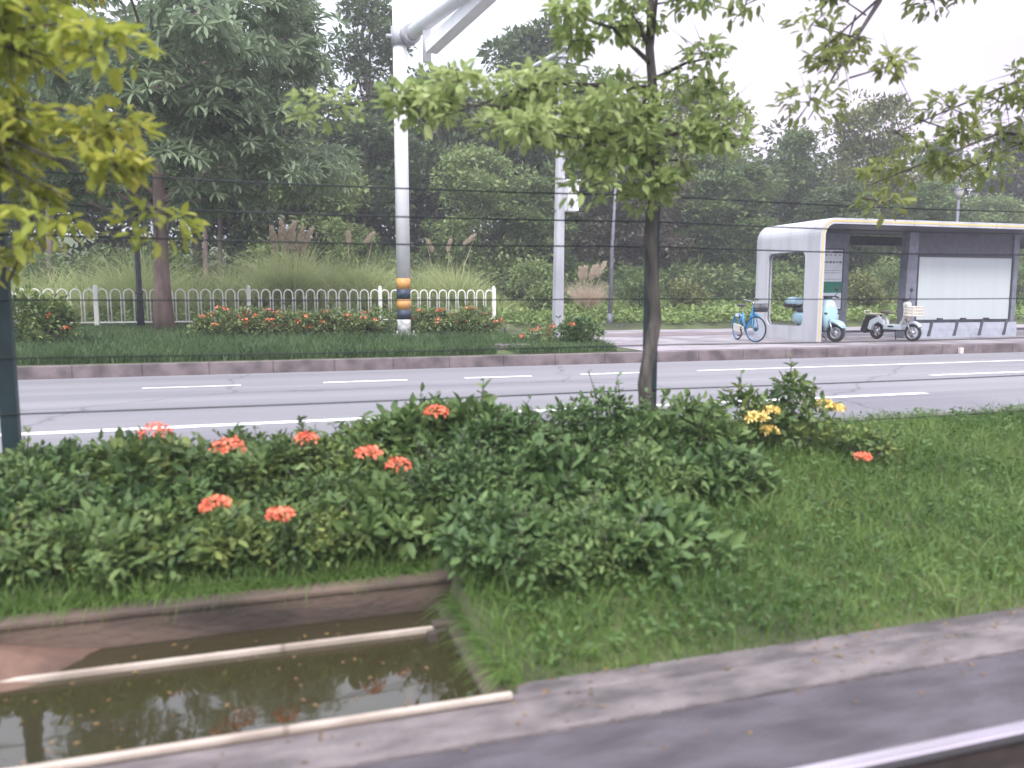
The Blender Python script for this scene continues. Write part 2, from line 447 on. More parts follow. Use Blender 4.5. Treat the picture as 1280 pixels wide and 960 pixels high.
LM = {
 'verge_tree': leaf_mat('leaves_verge_tree', [(0.13, 0.18, 0.1), (0.23, 0.3, 0.18), (0.34, 0.42, 0.26)], trans=0.38),
 'dark': leaf_mat('leaves_dark', [(0.05, 0.08, 0.035), (0.1, 0.145, 0.06), (0.17, 0.22, 0.09)], trans=0.32, nscale=0.35),
 'mid': leaf_mat('leaves_mid', [(0.08, 0.13, 0.045), (0.15, 0.21, 0.075), (0.23, 0.3, 0.11)], trans=0.35, nscale=0.35),
 'light': leaf_mat('leaves_light', [(0.13, 0.18, 0.06), (0.22, 0.29, 0.11), (0.32, 0.39, 0.16)], trans=0.35, nscale=0.35),
 'olive': leaf_mat('leaves_olive', [(0.11, 0.13, 0.045), (0.18, 0.2, 0.07), (0.26, 0.28, 0.1)], trans=0.25, nscale=0.35),
 'russet': leaf_mat('leaves_russet', [(0.06, 0.055, 0.04), (0.1, 0.09, 0.065), (0.15, 0.14, 0.09)], trans=0.2, nscale=0.35),
 'near_green': leaf_mat('leaves_near_green', [(0.17, 0.24, 0.08), (0.33, 0.41, 0.15), (0.50, 0.57, 0.25)], trans=0.45, nscale=1.2),
 'near_yellow': leaf_mat('leaves_near_yellow', [(0.23, 0.287, 0.046), (0.38, 0.414, 0.069), (0.529, 0.506, 0.103)], trans=0.45, nscale=1.5),
 'near_olive': leaf_mat('leaves_near_olive', [(0.14, 0.18, 0.06), (0.24, 0.29, 0.09), (0.4, 0.42, 0.14)], trans=0.4, nscale=1.2),
 'hedge_dark': leaf_mat('leaves_hedge_dark', [(0.05, 0.1, 0.035), (0.1, 0.17, 0.055), (0.19, 0.28, 0.09)], trans=0.2, nscale=2),
 'hedge_mix': leaf_mat('leaves_hedge_mix', [(0.05, 0.1, 0.04), (0.14, 0.21, 0.06), (0.36, 0.4, 0.12)], trans=0.25, nscale=3),
 'creeper': leaf_mat('leaves_creeper', [(0.05, 0.105, 0.03), (0.09, 0.165, 0.045), (0.15, 0.24, 0.07)], trans=0.3, nscale=2),
 'hedge_soft': leaf_mat('leaves_hedge_soft', [(0.07, 0.125, 0.04), (0.14, 0.215, 0.07), (0.25, 0.34, 0.12)], trans=0.3, nscale=2),
 'twig': leaf_mat('dry_leaves', [(0.10, 0.06, 0.03), (0.22, 0.14, 0.06), (0.34, 0.22, 0.08)], trans=0.1, nscale=2),
 'weed': leaf_mat('weed_blades', [(0.09, 0.15, 0.04), (0.15, 0.22, 0.06), (0.25, 0.31, 0.11)], trans=0.3, nscale=1.0),
 'ixora': leaf_mat('leaves_ixora', [(0.1, 0.16, 0.06), (0.19, 0.25, 0.09), (0.32, 0.34, 0.14)], trans=0.25, nscale=3),
 'grass': leaf_mat('grass_blades', [(0.07, 0.14, 0.03), (0.13, 0.22, 0.05), (0.22, 0.32, 0.08)], trans=0.3, nscale=1.0),
 'verge_grass': leaf_mat('grass_verge', [(0.045, 0.085, 0.03), (0.075, 0.13, 0.045), (0.12, 0.19, 0.07)], trans=0.3, nscale=1.0),
 'reed': leaf_mat('reed_blades', [(0.25, 0.31, 0.12), (0.4, 0.46, 0.2), (0.58, 0.6, 0.33)], trans=0.38, nscale=0.7),
 'ground': leaf_mat('ground_cover', [(0.12, 0.18, 0.05), (0.2, 0.28, 0.08), (0.3, 0.37, 0.12)], trans=0.3, nscale=0.5),
 'plume': leaf_mat('plume_straw', [(0.5, 0.4, 0.31), (0.62, 0.51, 0.41), (0.74, 0.65, 0.54)], trans=0.4, nscale=1.5),
}

# ------------------------------------------------------------------ leaf machinery
T_QUAD = (np.array([[0, 0, 0], [.45, -.26, .05], [1, 0, -.06], [.45, .26, .05]]), np.array([[0, 1, 2, 3]]))
T_LEAF = (np.array([[0, 0, 0], [.25, -.19, .06], [.65, -.2, .04], [1, 0, -.12], [.65, .2, .04], [.25, .19, .06]]),
          np.array([[0, 1, 2, 3], [0, 3, 4, 5]]))
T_LONG = (np.array([[0, 0, 0], [.3, -.10, .07], [.7, -.13, .03], [1, 0, -.12], [.7, .13, .03], [.3, .10, .07]]),
          np.array([[0, 1, 2, 3], [0, 3, 4, 5]]))

def frames(d, rng, roll=1.0):
    """x axis along d, z axis roughly up with random roll"""
    d = d / (np.linalg.norm(d, axis=1, keepdims=True) + 1e-9)
    up = np.tile([0., 0., 1.], (len(d), 1)) + rng.normal(0, 0.45 * roll, (len(d), 3))
    y = np.cross(up, d); y /= (np.linalg.norm(y, axis=1, keepdims=True) + 1e-9)
    z = np.cross(d, y)
    return np.stack([d, y, z], axis=2)

def leaves_arrays(P, D, size, tmpl, rng, roll=1.0):
    Fm = frames(D, rng, roll)
    tv, tf = tmpl
    V = np.einsum('nij,vj->nvi', Fm, tv) * size[:, None, None] + P[:, None, :]
    nv = len(tv)
    F = (tf[None] + (np.arange(len(P)) * nv)[:, None, None]).reshape(-1, tf.shape[1])
    return V.reshape(-1, 3), F

def leaves_obj(name, P, D, size, tmpl, mat_, parent=None, rng=RNG, roll=1.0):
    V, F = leaves_arrays(P, D, size, tmpl, rng, roll)
    return arrays_mesh(name, V, F, mat_, parent)

def ball(n, rng, rmin=0.0):
    d = rng.normal(size=(n, 3)); d /= np.linalg.norm(d, axis=1, keepdims=True)
    r = (rmin + (1 - rmin) * rng.random(n) ** 0.5)
    return d, d * r[:, None]

def crown_clumps(h0, h1, rad, n, rng, cone=0.0, lean=(0, 0)):
    """clump centres spread through a crown of uneven outline"""
    out = []
    ph = rng.random(6) * 6.28
    for i in range(n):
        u = rng.random(); a = rng.random() * 2 * PI
        z = h0 + (h1 - h0) * u
        prof = math.sin(PI * min(1, max(0, 0.12 + 0.80 * u))) ** 0.6
        if cone: prof = prof * (1 - cone * u)
        rr = rad * prof * (0.78 + 0.22 * math.sin(3 * a + ph[0] + 5 * u) + 0.16 * math.sin(5 * a + ph[1] - 7 * u))
        r = rr * (0.35 + 0.65 * rng.random() ** 0.5)
        out.append((r * math.cos(a) + lean[0] * u, r * math.sin(a) + lean[1] * u, z))
    return np.array(out)

def clump_leaves(C, cr, per, size, rng, flat=0.7, droop=-0.15):
    Ps, Ds, Sz = [], [], []
    for c in C:
        k = int(per * rng.uniform(0.6, 1.3))
        rad = cr * rng.uniform(0.65, 1.35)
        d, p = ball(k, rng, 0.35)
        # most leaves over the top and sides of the clump
        p[:, 2] = np.abs(p[:, 2]) * np.where(rng.random(k) < 0.75, 1, -1)
        p = p * np.array([rad, rad, rad * flat])
        Ps.append(p + c)
        dd = p / (rad + 1e-6) + rng.normal(0, 0.55, (k, 3)); dd[:, 2] += droop
        Ds.append(dd); Sz.append(size * rng.uniform(0.6, 1.3, k))
    return np.concatenate(Ps), np.concatenate(Ds), np.concatenate(Sz)

def trunk_mb(h, r0, r1, rng, limbs=None, n=9, wob=0.15, base=0.0):
    b = MB()
    pts = []; rad = []
    K = 7
    for i in range(K):
        u = i / (K - 1)
        pts.append((wob * math.sin(2.1 * u + rng.random() * .5) * u, wob * math.cos(3 * u) * u - wob * u, base + h * u))
        rad.append(r0 * (1 - u) + r1 * u if u > 0.05 else r0 * 1.25)
    b.tube(pts, rad, n)
    if limbs is not None:
        for c, hu in limbs:
            i = min(K - 2, int(hu * (K - 1))); fr = hu * (K - 1) - i
            s = Vector(pts[i]).lerp(Vector(pts[i + 1]), fr)
            e = Vector(c)
            mid = s.lerp(e, 0.5) + Vector((0, 0, 0.12 * (e - s).length))
            rr = rad[i] * 0.55
            b.tube([s, mid, e], [rr, rr * 0.55, rr * 0.15], 6)
    return b

# ================================================================== SETTING
def sheet(name, x0, x1, y0, y1, z, m, kind='structure', parent=None):
    V = np.array([[x0, y0, z], [x1, y0, z], [x1, y1, z], [x0, y1, z]], float)
    o = arrays_mesh(name, V, np.array([[0, 1, 2, 3]]), m, parent)
    if kind: o['kind'] = kind
    return o

def ground_h(x, y):
    """far-side terrain height, beyond the kerb"""
    z = 0.20 + 0.20 * np.clip((y - 14.0) / 6, 0, 1)
    z = z + np.clip(y - 24.5, 0, 7) * 0.055 + np.clip(y - 31, 0, 60) * 0.11
    z = z + 0.07 * np.sin(x * 0.8 + y * 0.5) * np.clip((y - 25) / 4, 0, 1)
    paved = np.clip((x - 6.3) / 0.6, 0, 1) * np.clip((22.6 - y) / 0.5, 0, 1)
    return z * (1 - paved) + 0.17 * paved

def grid(name, xs, ys, fn, m, kind='structure'):
    X, Y = np.meshgrid(xs, ys)
    Z = fn(X, Y)
    V = np.stack([X.ravel(), Y.ravel(), Z.ravel()], 1)
    nx, ny = len(xs), len(ys)
    i = (np.arange(ny - 1)[:, None] * nx + np.arange(nx - 1)[None]).ravel()
    F = np.stack([i, i + 1, i + nx + 1, i + nx], 1)
    o = arrays_mesh(name, V, F, m, smooth=True)
    if kind: o['kind'] = kind
    return o

grid('ground', np.concatenate([[-600, -200, -80], np.arange(-40, 60, 1.0), [80, 200, 600]]),
     np.concatenate([np.arange(13.7, 40, 0.7), np.arange(40, 100, 4), [150, 300, 900]]), ground_h, M_soil)
# road and its markings
sheet('road', -300, 400, 6.2, 13.62, 0.0, M_asphalt)
def mark(x0, x1, yc, w=0.14):
    return sheet('road_marking', x0, x1, yc - w / 2, yc + w / 2, 0.004, M_paint)
for i, (x0, x1) in enumerate([(-5.3, -3.5), (-1.75, -0.45), (0.7, 1.95), (2.85, 3.95), (4.8, 6.05)]):
    mark(x0, x1, 11.85, 0.11 if i == 1 else 0.15)
mark(6.95, 60, 11.85, 0.13)
mark(10.15, 16.2, 10.08)
mark(-60, 8.25, 8.25, 0.16)
mark(12.3, 20, 8.25, 0.16)
# far kerb
k = MB(); k.box((50, 13.62 + 0.09, 0.03), (700, 0.18, 0.34), bev=0.02)
k.build('kerb', M_kerb)['kind'] = 'structure'
# bus stop paving
sheet('pavement', 5.9, 60, 13.80, 22.3, 0.204, M_paving)
sheet('cycle_path', 6.9, 60, 18.6, 20.2, 0.208, mat('path_pinkish', (0.20, 0.16, 0.165), (0.15, 0.12, 0.13), 0.8, scale=2))
# near kerb of the road, hidden mostly by the plants
k = MB(); k.box((50, 6.13, -0.05), (700, 0.15, 0.34), bev=0.02)
k.build('kerb', M_kerb)['kind'] = 'structure'

TX = 0.80        # right-hand end of the drainage channel
def bank_h(x, y):
    slope = -0.378 + 0.468 * np.clip((y - 3.02) / 2.5, 0, 1) ** 0.9
    left = -0.27 + 0.29 * np.clip((y - 4.14) / 1.3, 0, 1)
    inch = np.clip((TX + 0.12 - x) / 0.08, 0, 1)
    z = slope * (1 - inch) + left * inch
    bed = inch * (y < 4.06)
    z = np.where(bed > 0.5, -0.75, z)
    return z + 0.02 * np.sin(5 * x + 3 * y) * (bed < 0.5) * np.clip((y - 3.06) / .3, 0, 1)
grid('bank', np.concatenate([[-60, -20, -8], np.arange(-4, 20, 0.1), [25, 60, 200]]), np.arange(2.97, 6.08, 0.06), bank_h, M_soil)
# drainage channel
sheet('water', -60, TX, 2.93, 4.05, -0.400, None)
def water_mat():
    m, t, b = nodes_mat('channel_water')
    b.inputs['Base Color'].default_value = (0.035, 0.03, 0.014, 1)
    b.inputs['Roughness'].default_value = 0.04
    b.inputs['IOR'].default_value = 1.7
    co = t.nodes.new('ShaderNodeTexCoord'); mpn = t.nodes.new('ShaderNodeMapping'); mpn.inputs['Scale'].default_value = (1, 1.6, 1)
    nz = t.nodes.new('ShaderNodeTexNoise'); nz.inputs['Scale'].default_value = 3; nz.inputs['Detail'].default_value = 2
    bp = t.nodes.new('ShaderNodeBump'); bp.inputs['Strength'].default_value = 0.05; bp.inputs['Distance'].default_value = 0.03
    t.links.new(co.outputs['Object'], mpn.inputs['Vector']); t.links.new(mpn.outputs['Vector'], nz.inputs['Vector'])
    t.links.new(nz.outputs['Fac'], bp.inputs['Height']); t.links.new(bp.outputs['Normal'], b.inputs['Normal'])
    return m
bpy.data.objects['water'].data.materials.append(water_mat())
ch = empty('drainage_channel', (0, 3.5, -0.40), 0, 'open concrete drainage channel full of brown water along the track', 'drain')
def chpart(name, b, m):
    o = b.build(name, m, ch); o.location = (0, -3.5, 0.40); return o
b = MB(); b.box((-29.6, 2.947, -0.58), (61, 0.04, 0.44)); chpart('near_wall', b, M_wallc)
b = MB(); b.box((-29.6, 2.945, -0.348), (61, 0.030, 0.022), bev=0.005); chpart('near_lip', b, M_rim)
b = MB(); b.box((-29.6, 4.10, -0.50), (61, 0.11, 0.49)); chpart('far_wall', b, M_wallc)
b = MB(); b.box((-29.6, 4.095, -0.240), (61, 0.13, 0.026), bev=0.008); chpart('far_rim', b, M_wallc)
b = MB(); b.box((-29.6, 3.77, -0.392), (61, 0.030, 0.03), bev=0.005); chpart('dividing_lip', b, M_rim)
b = MB(); b.box((TX + 0.06, 3.50, -0.58), (0.12, 1.09, 0.42), bev=0.012); chpart('end_wall', b, M_wallc)
b = MB(); b.box((TX + 0.01, 3.77, -0.366), (0.16, 0.07, 0.022), bev=0.008); chpart('end_cap', b, M_wallc)
b = MB(); b.box((TX - 0.09, 3.67, -0.46), (0.05, 0.05, 0.20), bev=0.008); chpart('end_post', b, M_wallc)
# mud heaped against the far wall of the channel
xs = np.arange(-8, -0.5, 0.08)
grid('mud_bank', xs, np.linspace(3.60, 4.043, 14), lambda X, Y: -0.45 + 0.17 * np.clip((Y - 3.60) / .34, 0, 1) * np.clip((-0.60 - X) / 0.8, 0, 1) + .015 * np.sin(6 * X + 9 * Y), M_earth)
# track side
b = MB(); b.box((70, 2.80, -0.44), (260, 0.25, 0.16), bev=0.012); b.box((TX + .10 + 99, 2.98, -0.440), (198, 0.14, 0.16))
b.build('trackside_strip', M_coping)['kind'] = 'structure'
b = MB(); b.box((50, 2.42, -0.46), (500, 0.52, 0.17)); b.build('track_slab', M_slab)['kind'] = 'structure'
sheet('ballast', -200, 300, -40, 2.17, -0.42, M_ballast)
rl = empty('track_rail', (0, 2.05, -0.435), 0, 'shiny steel rail running past the bottom right corner of the photo', 'rail')
b = MB(); b.box((30, 0, 0.143), (200, 0.066, 0.034), bev=0.008); b.build('rail_head', M_steel, rl)
b = MB(); b.box((30, 0, 0.07), (200, 0.018, 0.11)); b.box((30, 0, 0.012), (200, 0.14, 0.018)); b.build('rail_web', M_rust, rl)

# ================================================================== FENCE (near)
FY = 5.72
fn = empty('wire_fence', (0, FY, 0.05), 0, 'dark green wire fence with long horizontal wires between the track and the road', 'fence')
def fz(z): return EYE + (z - EYE) * FY / 5.0 - 0.05
for x in (-6.15, -1.64, 2.93, 7.5, 12.1, 16.7):
    h = fz(2.12)
    b = MB(); b.box((x, 0.03, h / 2 - 0.1), (0.10, 0.07, h + 0.2), bev=0.006)
    b.box((x, 0.03, h + 0.012), (0.11, 0.08, 0.02)); b.build('post', M_fence, fn)
for i, z in enumerate((1.975, 1.80, 1.63, 1.27, 0.945, 0.63, 0.33, 0.10)):
    b = MB()
    pts = []
    xs = np.arange(-10.75, 26, 0.4575)
    for x in xs:
        u = ((x + 1.64) / 4.57) % 1
        pts.append((x, -0.012, fz(z) - (0.02 if i < 3 else 0.008) * math.sin(PI * u)))
    b.tube(pts, 0.0062 if i < 3 else 0.0052, 6); b.build('wire', M_wire, fn)

# ================================================================== FAR SIDE: railing, poles
RY = 24.3
gz = float(ground_h(np.array(0.), np.array(RY)))
rg = empty('white_railing', (0, RY, gz), 0, 'low white metal railing of hoops and square posts behind the far verge', 'railing')
posts = [-12.5, -8.6, -4.65, -0.62, 3.2, 6.82]
for x in posts:
    b = MB(); b.box((x, 0, 0.53), (0.115, 0.1, 1.14), bev=0.012)
    b.lathe((x, 0, 1.10), [(0.05, 0), (0.055, 0.02), (0.035, 0.05), (0.01, 0.06)], 10)
    b.build('post', M_rail, rg)
for a, c in zip(posts[:-1], posts[1:]):
    b = MB()
    n = 12; st = (c - a) / n; w = st * 0.38
    for k in range(n):
        xc = a + st * (k + 0.5)
        arc = [(xc - w, 0, 0.12)] + [(xc - w * math.cos(t), 0, 0.90 + w * 1.15 * math.sin(t)) for t in np.linspace(0, PI, 9)] + [(xc + w, 0, 0.12)]
        b.tube(arc, 0.021, 6)
    for k in range(n + 1):
        xc = a + st * k
        b.tube([(xc - (st / 2 - w) - 0.0, 0, 0.80), (xc + (st / 2 - w), 0, 0.80)], 0.013, 6)
    b.tube([(a, 0, 0.12), (c, 0, 0.12)], 0.028, 6)
    b.build('hoop_panel', M_rail, rg)

# catenary pole with striped foot
pb = at(505, 400, Y=18.0); px_, py_ = pb.x, 18.0
pz_ = float(ground_h(np.array(px_), np.array(py_)))
cp = empty('mast', (px_, py_, pz_), 0, 'thick round white mast with orange and navy bands at its foot', 'pole')
def zz(y): return at(505, y, Y=18.0).z - pz_
b = MB(); b.tube([(0, 0, zz(348)), (0, 0, zz(200)), (0, 0, 10.5)], [0.158, 0.155, 0.15], 24); b.build('shaft', M_white, cp)
edges_ = [348, 361.5, 374, 387, 399]
for i in range(4):
    b = MB(); b.tube([(0, 0, zz(edges_[i + 1])), (0, 0, zz(edges_[i]))], 0.160, 24)
    b.build('band', M_orange if i % 2 == 0 else M_navy, cp)
b = MB(); b.tube([(0, 0, 0.06), (0, 0, zz(399))], 0.158, 24); b.box((0, 0, 0.03), (0.5, 0.5, 0.07), bev=0.01)
for sx in (-1, 1):
    for sy in (-1, 1):
        b.tube([(sx * .19, sy * .19, 0.05), (sx * .19, sy * .19, 0.14)], 0.018, 6)
b.build('foot', mat('stained_foot', (0.6, 0.6, 0.58), (0.25, 0.25, 0.24), 0.7, scale=9), cp)
j0 = at(512, 44, Y=17.8) - Vector((px_, py_, pz_)); j1 = at(600, -22, Y=14.6) - Vector((px_, py_, pz_))
k0 = at(536, 62, Y=17.0) - Vector((px_, py_, pz_)); k1 = at(622, -18, Y=14.4) - Vector((px_, py_, pz_))
d_ = (j1 - j0).normalized()
b = MB(); b.tube([j0 + d_ * 0.2, j1, j0 + (j1 - j0) * 2.2], 0.145, 16); b.build('cantilever_tube', M_white, cp)
b = MB(); b.tube([j0 - d_ * 0.1, j0 + d_ * 0.16], 0.21, 14); b.tube([(0, 0, j0.z - 0.2), (0, 0, j0.z + 0.2)], 0.19, 20)
b.tube([(-0.3, 0, j0.z), (0.0, 0, j0.z)], 0.05, 8); b.build('insulator_joint', mat('cast_grey', (0.45, 0.45, 0.48), None, 0.5), cp)
b = MB()
dk = (k1 - k0).normalized()
side = dk.cross(Vector((0, 0, 1))).normalized(); upv = side.cross(dk).normalized()
secs = []
for p in (k0 + dk * .1, k1, k0 + (k1 - k0) * 2.2):
    secs.append([p + side * .13 + upv * .12, p - side * .13 + upv * .12, p - side * .13 - upv * .12, p + side * .13 - upv * .12])
b.loft(secs, smooth=False); b.build('box_beam', M_white, cp)
b = MB(); m0 = at(534, 78, Y=17.0) - Vector((px_, py_, pz_))
b.tube([m0, (m0.x, m0.y, j0.z + 0.6)], 0.09, 12); b.build('hanger', M_white, cp)

# grey street pole with camera arm and cabinet
p = at(697, 410, Y=17.2); px_, py_ = p.x, 17.2; pz_ = float(ground_h(np.array(px_), np.array(py_)))
sp = empty('street_pole', (px_, py_, pz_), 0, 'tapered grey eight sided pole carrying a white cabinet and a thin side arm', 'pole')
topz = at(703, 44, Y=17.2).z - pz_
dxt = at(703, 44, Y=17.2).x - px_
b = MB(); b.tube([(0, 0, 0.02), (dxt * 0.5, 0, topz / 2), (dxt, 0, topz)], [0.145, 0.12, 0.09], 8)
for f_ in b.bm.faces: f_.smooth = False
b.box((0, 0, 0.03), (0.42, 0.42, 0.04)); b.build('shaft', M_pole_grey, sp)
for q in (0.02, 0.25, 0.45):
    b = MB(); b.tube([(dxt, 0, topz - q - 0.06), (dxt, 0, topz - q)], 0.125, 12)
    b.build('clamp_ring', M_pole_grey, sp)
a0 = Vector((dxt, 0, topz - 0.32)); a1 = at(632, 103, Y=17.9) - Vector((px_, py_, pz_))
b = MB(); b.tube([a0, a1], [0.05, 0.038], 10); b.build('side_arm', M_pole_grey, sp)
b = MB(); b.box(a1 + Vector((0.05, 0, -0.09)), (0.22, 0.34, 0.11), bev=0.02); b.tube([a1, a1 + Vector((0.05, 0, -0.07))], 0.02, 6); b.build('lamp_head', M_white, sp)
cc = at(714, 246, Y=17.05) - Vector((px_, py_, pz_))
b = MB(); b.box(cc, (0.27, 0.3, 0.66), bev=0.03); b.box(cc + Vector((0, 0, 0.345)), (0.33, 0.36, 0.05), bev=0.015)
b.box(cc + Vector((0.0, -0.156, -0.02)), (0.2, 0.008, 0.52)); cb = b.build('cabinet', M_white, sp)
b = MB(); b.box((cc.x / 2 - .02, 0, cc.z + 0.2), (cc.x, 0.04, 0.05)); b.build('bracket', M_mid_pole, sp); b = MB(); b.box((cc.x / 2 - .02, 0, cc.z - 0.3), (cc.x + .2, 0.1, 0.035)); b.build('bracket', M_mid_pole, sp)

# thin posts
p = at(762, 411, z=0.22)
tp = empty('lamp_post', (p.x, p.y, 0.204), 0, 'slim blue grey post standing alone on the paving beyond the cabinet pole', 'pole')
h3 = at(770, 200, Y=p.y).z - 0.2
b = MB(); b.tube([(0, 0, 0), (0.05, 0, h3 * .5), (0.17, 0, h3)], [0.075, 0.055, 0.03], 12); b.tube([(0, 0, 0), (0, 0, 0.5)], 0.1, 12); b.box((0, 0, 0.012), (0.3, 0.3, 0.02)); b.build('shaft', M_mid_pole, tp)
b = MB(); b.tube([(0.17, 0, h3 - .05), (0.2, -0.35, h3 + .1), (0.2, -0.8, h3 + 0.12)], 0.025, 8)
o = b.build('lamp_arm', M_mid_pole, tp)
# steel hoop at its foot
p2 = at(771, 412, z=0.21)
hp = MB(); hp.tube([(0, 0, 0), (0.02, 0, 0.17), (0.10, 0, 0.05), (0.16, 0, 0.06), (0.2, 0, 0.2), (0.2, 0, 0)], 0.013, 6)
o = hp.build('steel_loop', M_mid_pole); o.location = (p2.x, p2.y, 0.204); tag(o, 'small bent steel loop on the paving at the foot of the slim post', 'loop')
p = at(176, 402, Y=23.2); zt = at(176, 225, Y=23.2).z
gp = float(ground_h(np.array(p.x), np.array(23.2)))
o = empty('lamp_post', (p.x, 23.2, gp), 0, 'thin black post just left of the pink barked tree trunk', 'pole')
b = MB(); b.tube([(0, 0, 0), (0, 0, 1.0), (0, 0, zt - gp)], [0.1, 0.075, 0.06], 12); b.tube([(0, 0, 0.9), (0, 0, 1.0)], 0.1, 12); b.box((0, 0, 0.02), (0.3, 0.3, 0.04)); b.build('shaft', M_dark_pole, o)
b = MB(); b.lathe((0, 0, zt - gp), [(0.08, 0), (0.17, 0.3), (0.22, 0.33), (0.05, 0.48), (0.02, 0.52)], 10); b.build('lantern', M_dark_pole, o)
# garden lantern behind the shelter
p = at(1195, 300, Y=30); zt = at(1197, 248, Y=30).z
gp = float(ground_h(np.array(p.x), np.array(30.)))
o = empty('lamp_post', (p.x, 30, gp), 0, 'garden lantern on a dark post rising behind the shelter roof', 'lamp post')
b = MB(); b.tube([(0, 0, 0), (0, 0, zt - gp)], [0.09, 0.06], 10); b.box((0, 0, 0.03), (0.3, 0.3, 0.06)); b.build('shaft', M_mid_pole, o)
b = MB(); b.lathe((0, 0, zt - gp), [(0.10, 0), (0.22, 0.36), (0.2, 0.38)], 12); b.build('lantern_glass', mat('opal', (0.55, 0.5, 0.48), None, 0.3), o)
b = MB(); b.lathe((0, 0, zt - gp + 0.38), [(0.25, 0), (0.22, 0.03), (0.04, 0.14), (0.02, 0.2)], 12); b.build('lantern_cap', M_mid_pole, o)
# little stake by the verge end
p = at(631, 423, z=0.22)
b = MB(); b.tube([(0, 0, 0), (0, 0, 0.42)], 0.02, 8); b.lathe((0, 0, 0.42), [(0.03, 0), (0.03, 0.03), (0.01, 0.04)], 8)
o = b.build('stake', M_dark_pole); o.location = (p.x, p.y, 0.2); tag(o, 'short dark marker stake at the right end of the white railing', 'stake')
p = at(640, 436, z=0.22)
b = MB(); b.box((0, 0, 0.05), (0.65, 0.45, 0.13), bev=0.02)
o = b.build('concrete_block', M_kerb); o.location = (p.x, p.y, 0.2); tag(o, 'low concrete block on the kerb between the two planted strips', 'block')
p = at(1090, 441, z=0.0)
b = MB(); b.box((at(1185, 441, z=0.0).x, 13.57, 0.07), (0.09, 0.07, 0.13), bev=0.01)
o = b.build('kerb_marker', M_cream); tag(o, 'tiny pale marker stone against the far kerb below the shelter board', 'marker')

# ================================================================== BUS SHELTER
SX, SY, SZ = 11.97, 15.2, 0.206
sh = empty('bus_shelter', (SX, SY, SZ), 0, 'grey white bus shelter with rounded corners and a yellow edge stripe', 'bus shelter')
LEN, HT, DP, TH, RC = 10.2, 2.83, 2.45, 0.13, 0.40
def prof(off, n=10):
    """outline from left foot, over the roof, to right foot, inset by off"""
    pts = [(off, 0.0)]
    r = RC - off
    pts += [(off, 1.2)]
    for t in np.linspace(0, PI / 2, n): pts.append((RC - r * math.cos(t), HT - RC + r * math.sin(t)))
    for t in np.linspace(0, PI / 2, n): pts.append((LEN - RC + r * math.sin(t), HT - RC + r * math.cos(t)))
    pts += [(LEN - off, 1.2), (LEN - off, 0.0)]
    return pts
def band(o0, o1, y0, y1, i0=0, i1=None):
    A = prof(o0)[i0:i1]; B_ = prof(o1)[i0:i1]
    b = MB()
    secs = [[Vector((a[0], y0, a[1])), Vector((a[0], y1, a[1])), Vector((c[0], y1, c[1])), Vector((c[0], y0, c[1]))] for a, c in zip(A, B_)]
    b.loft(secs, smooth=False)
    return b
N_ = len(prof(0))
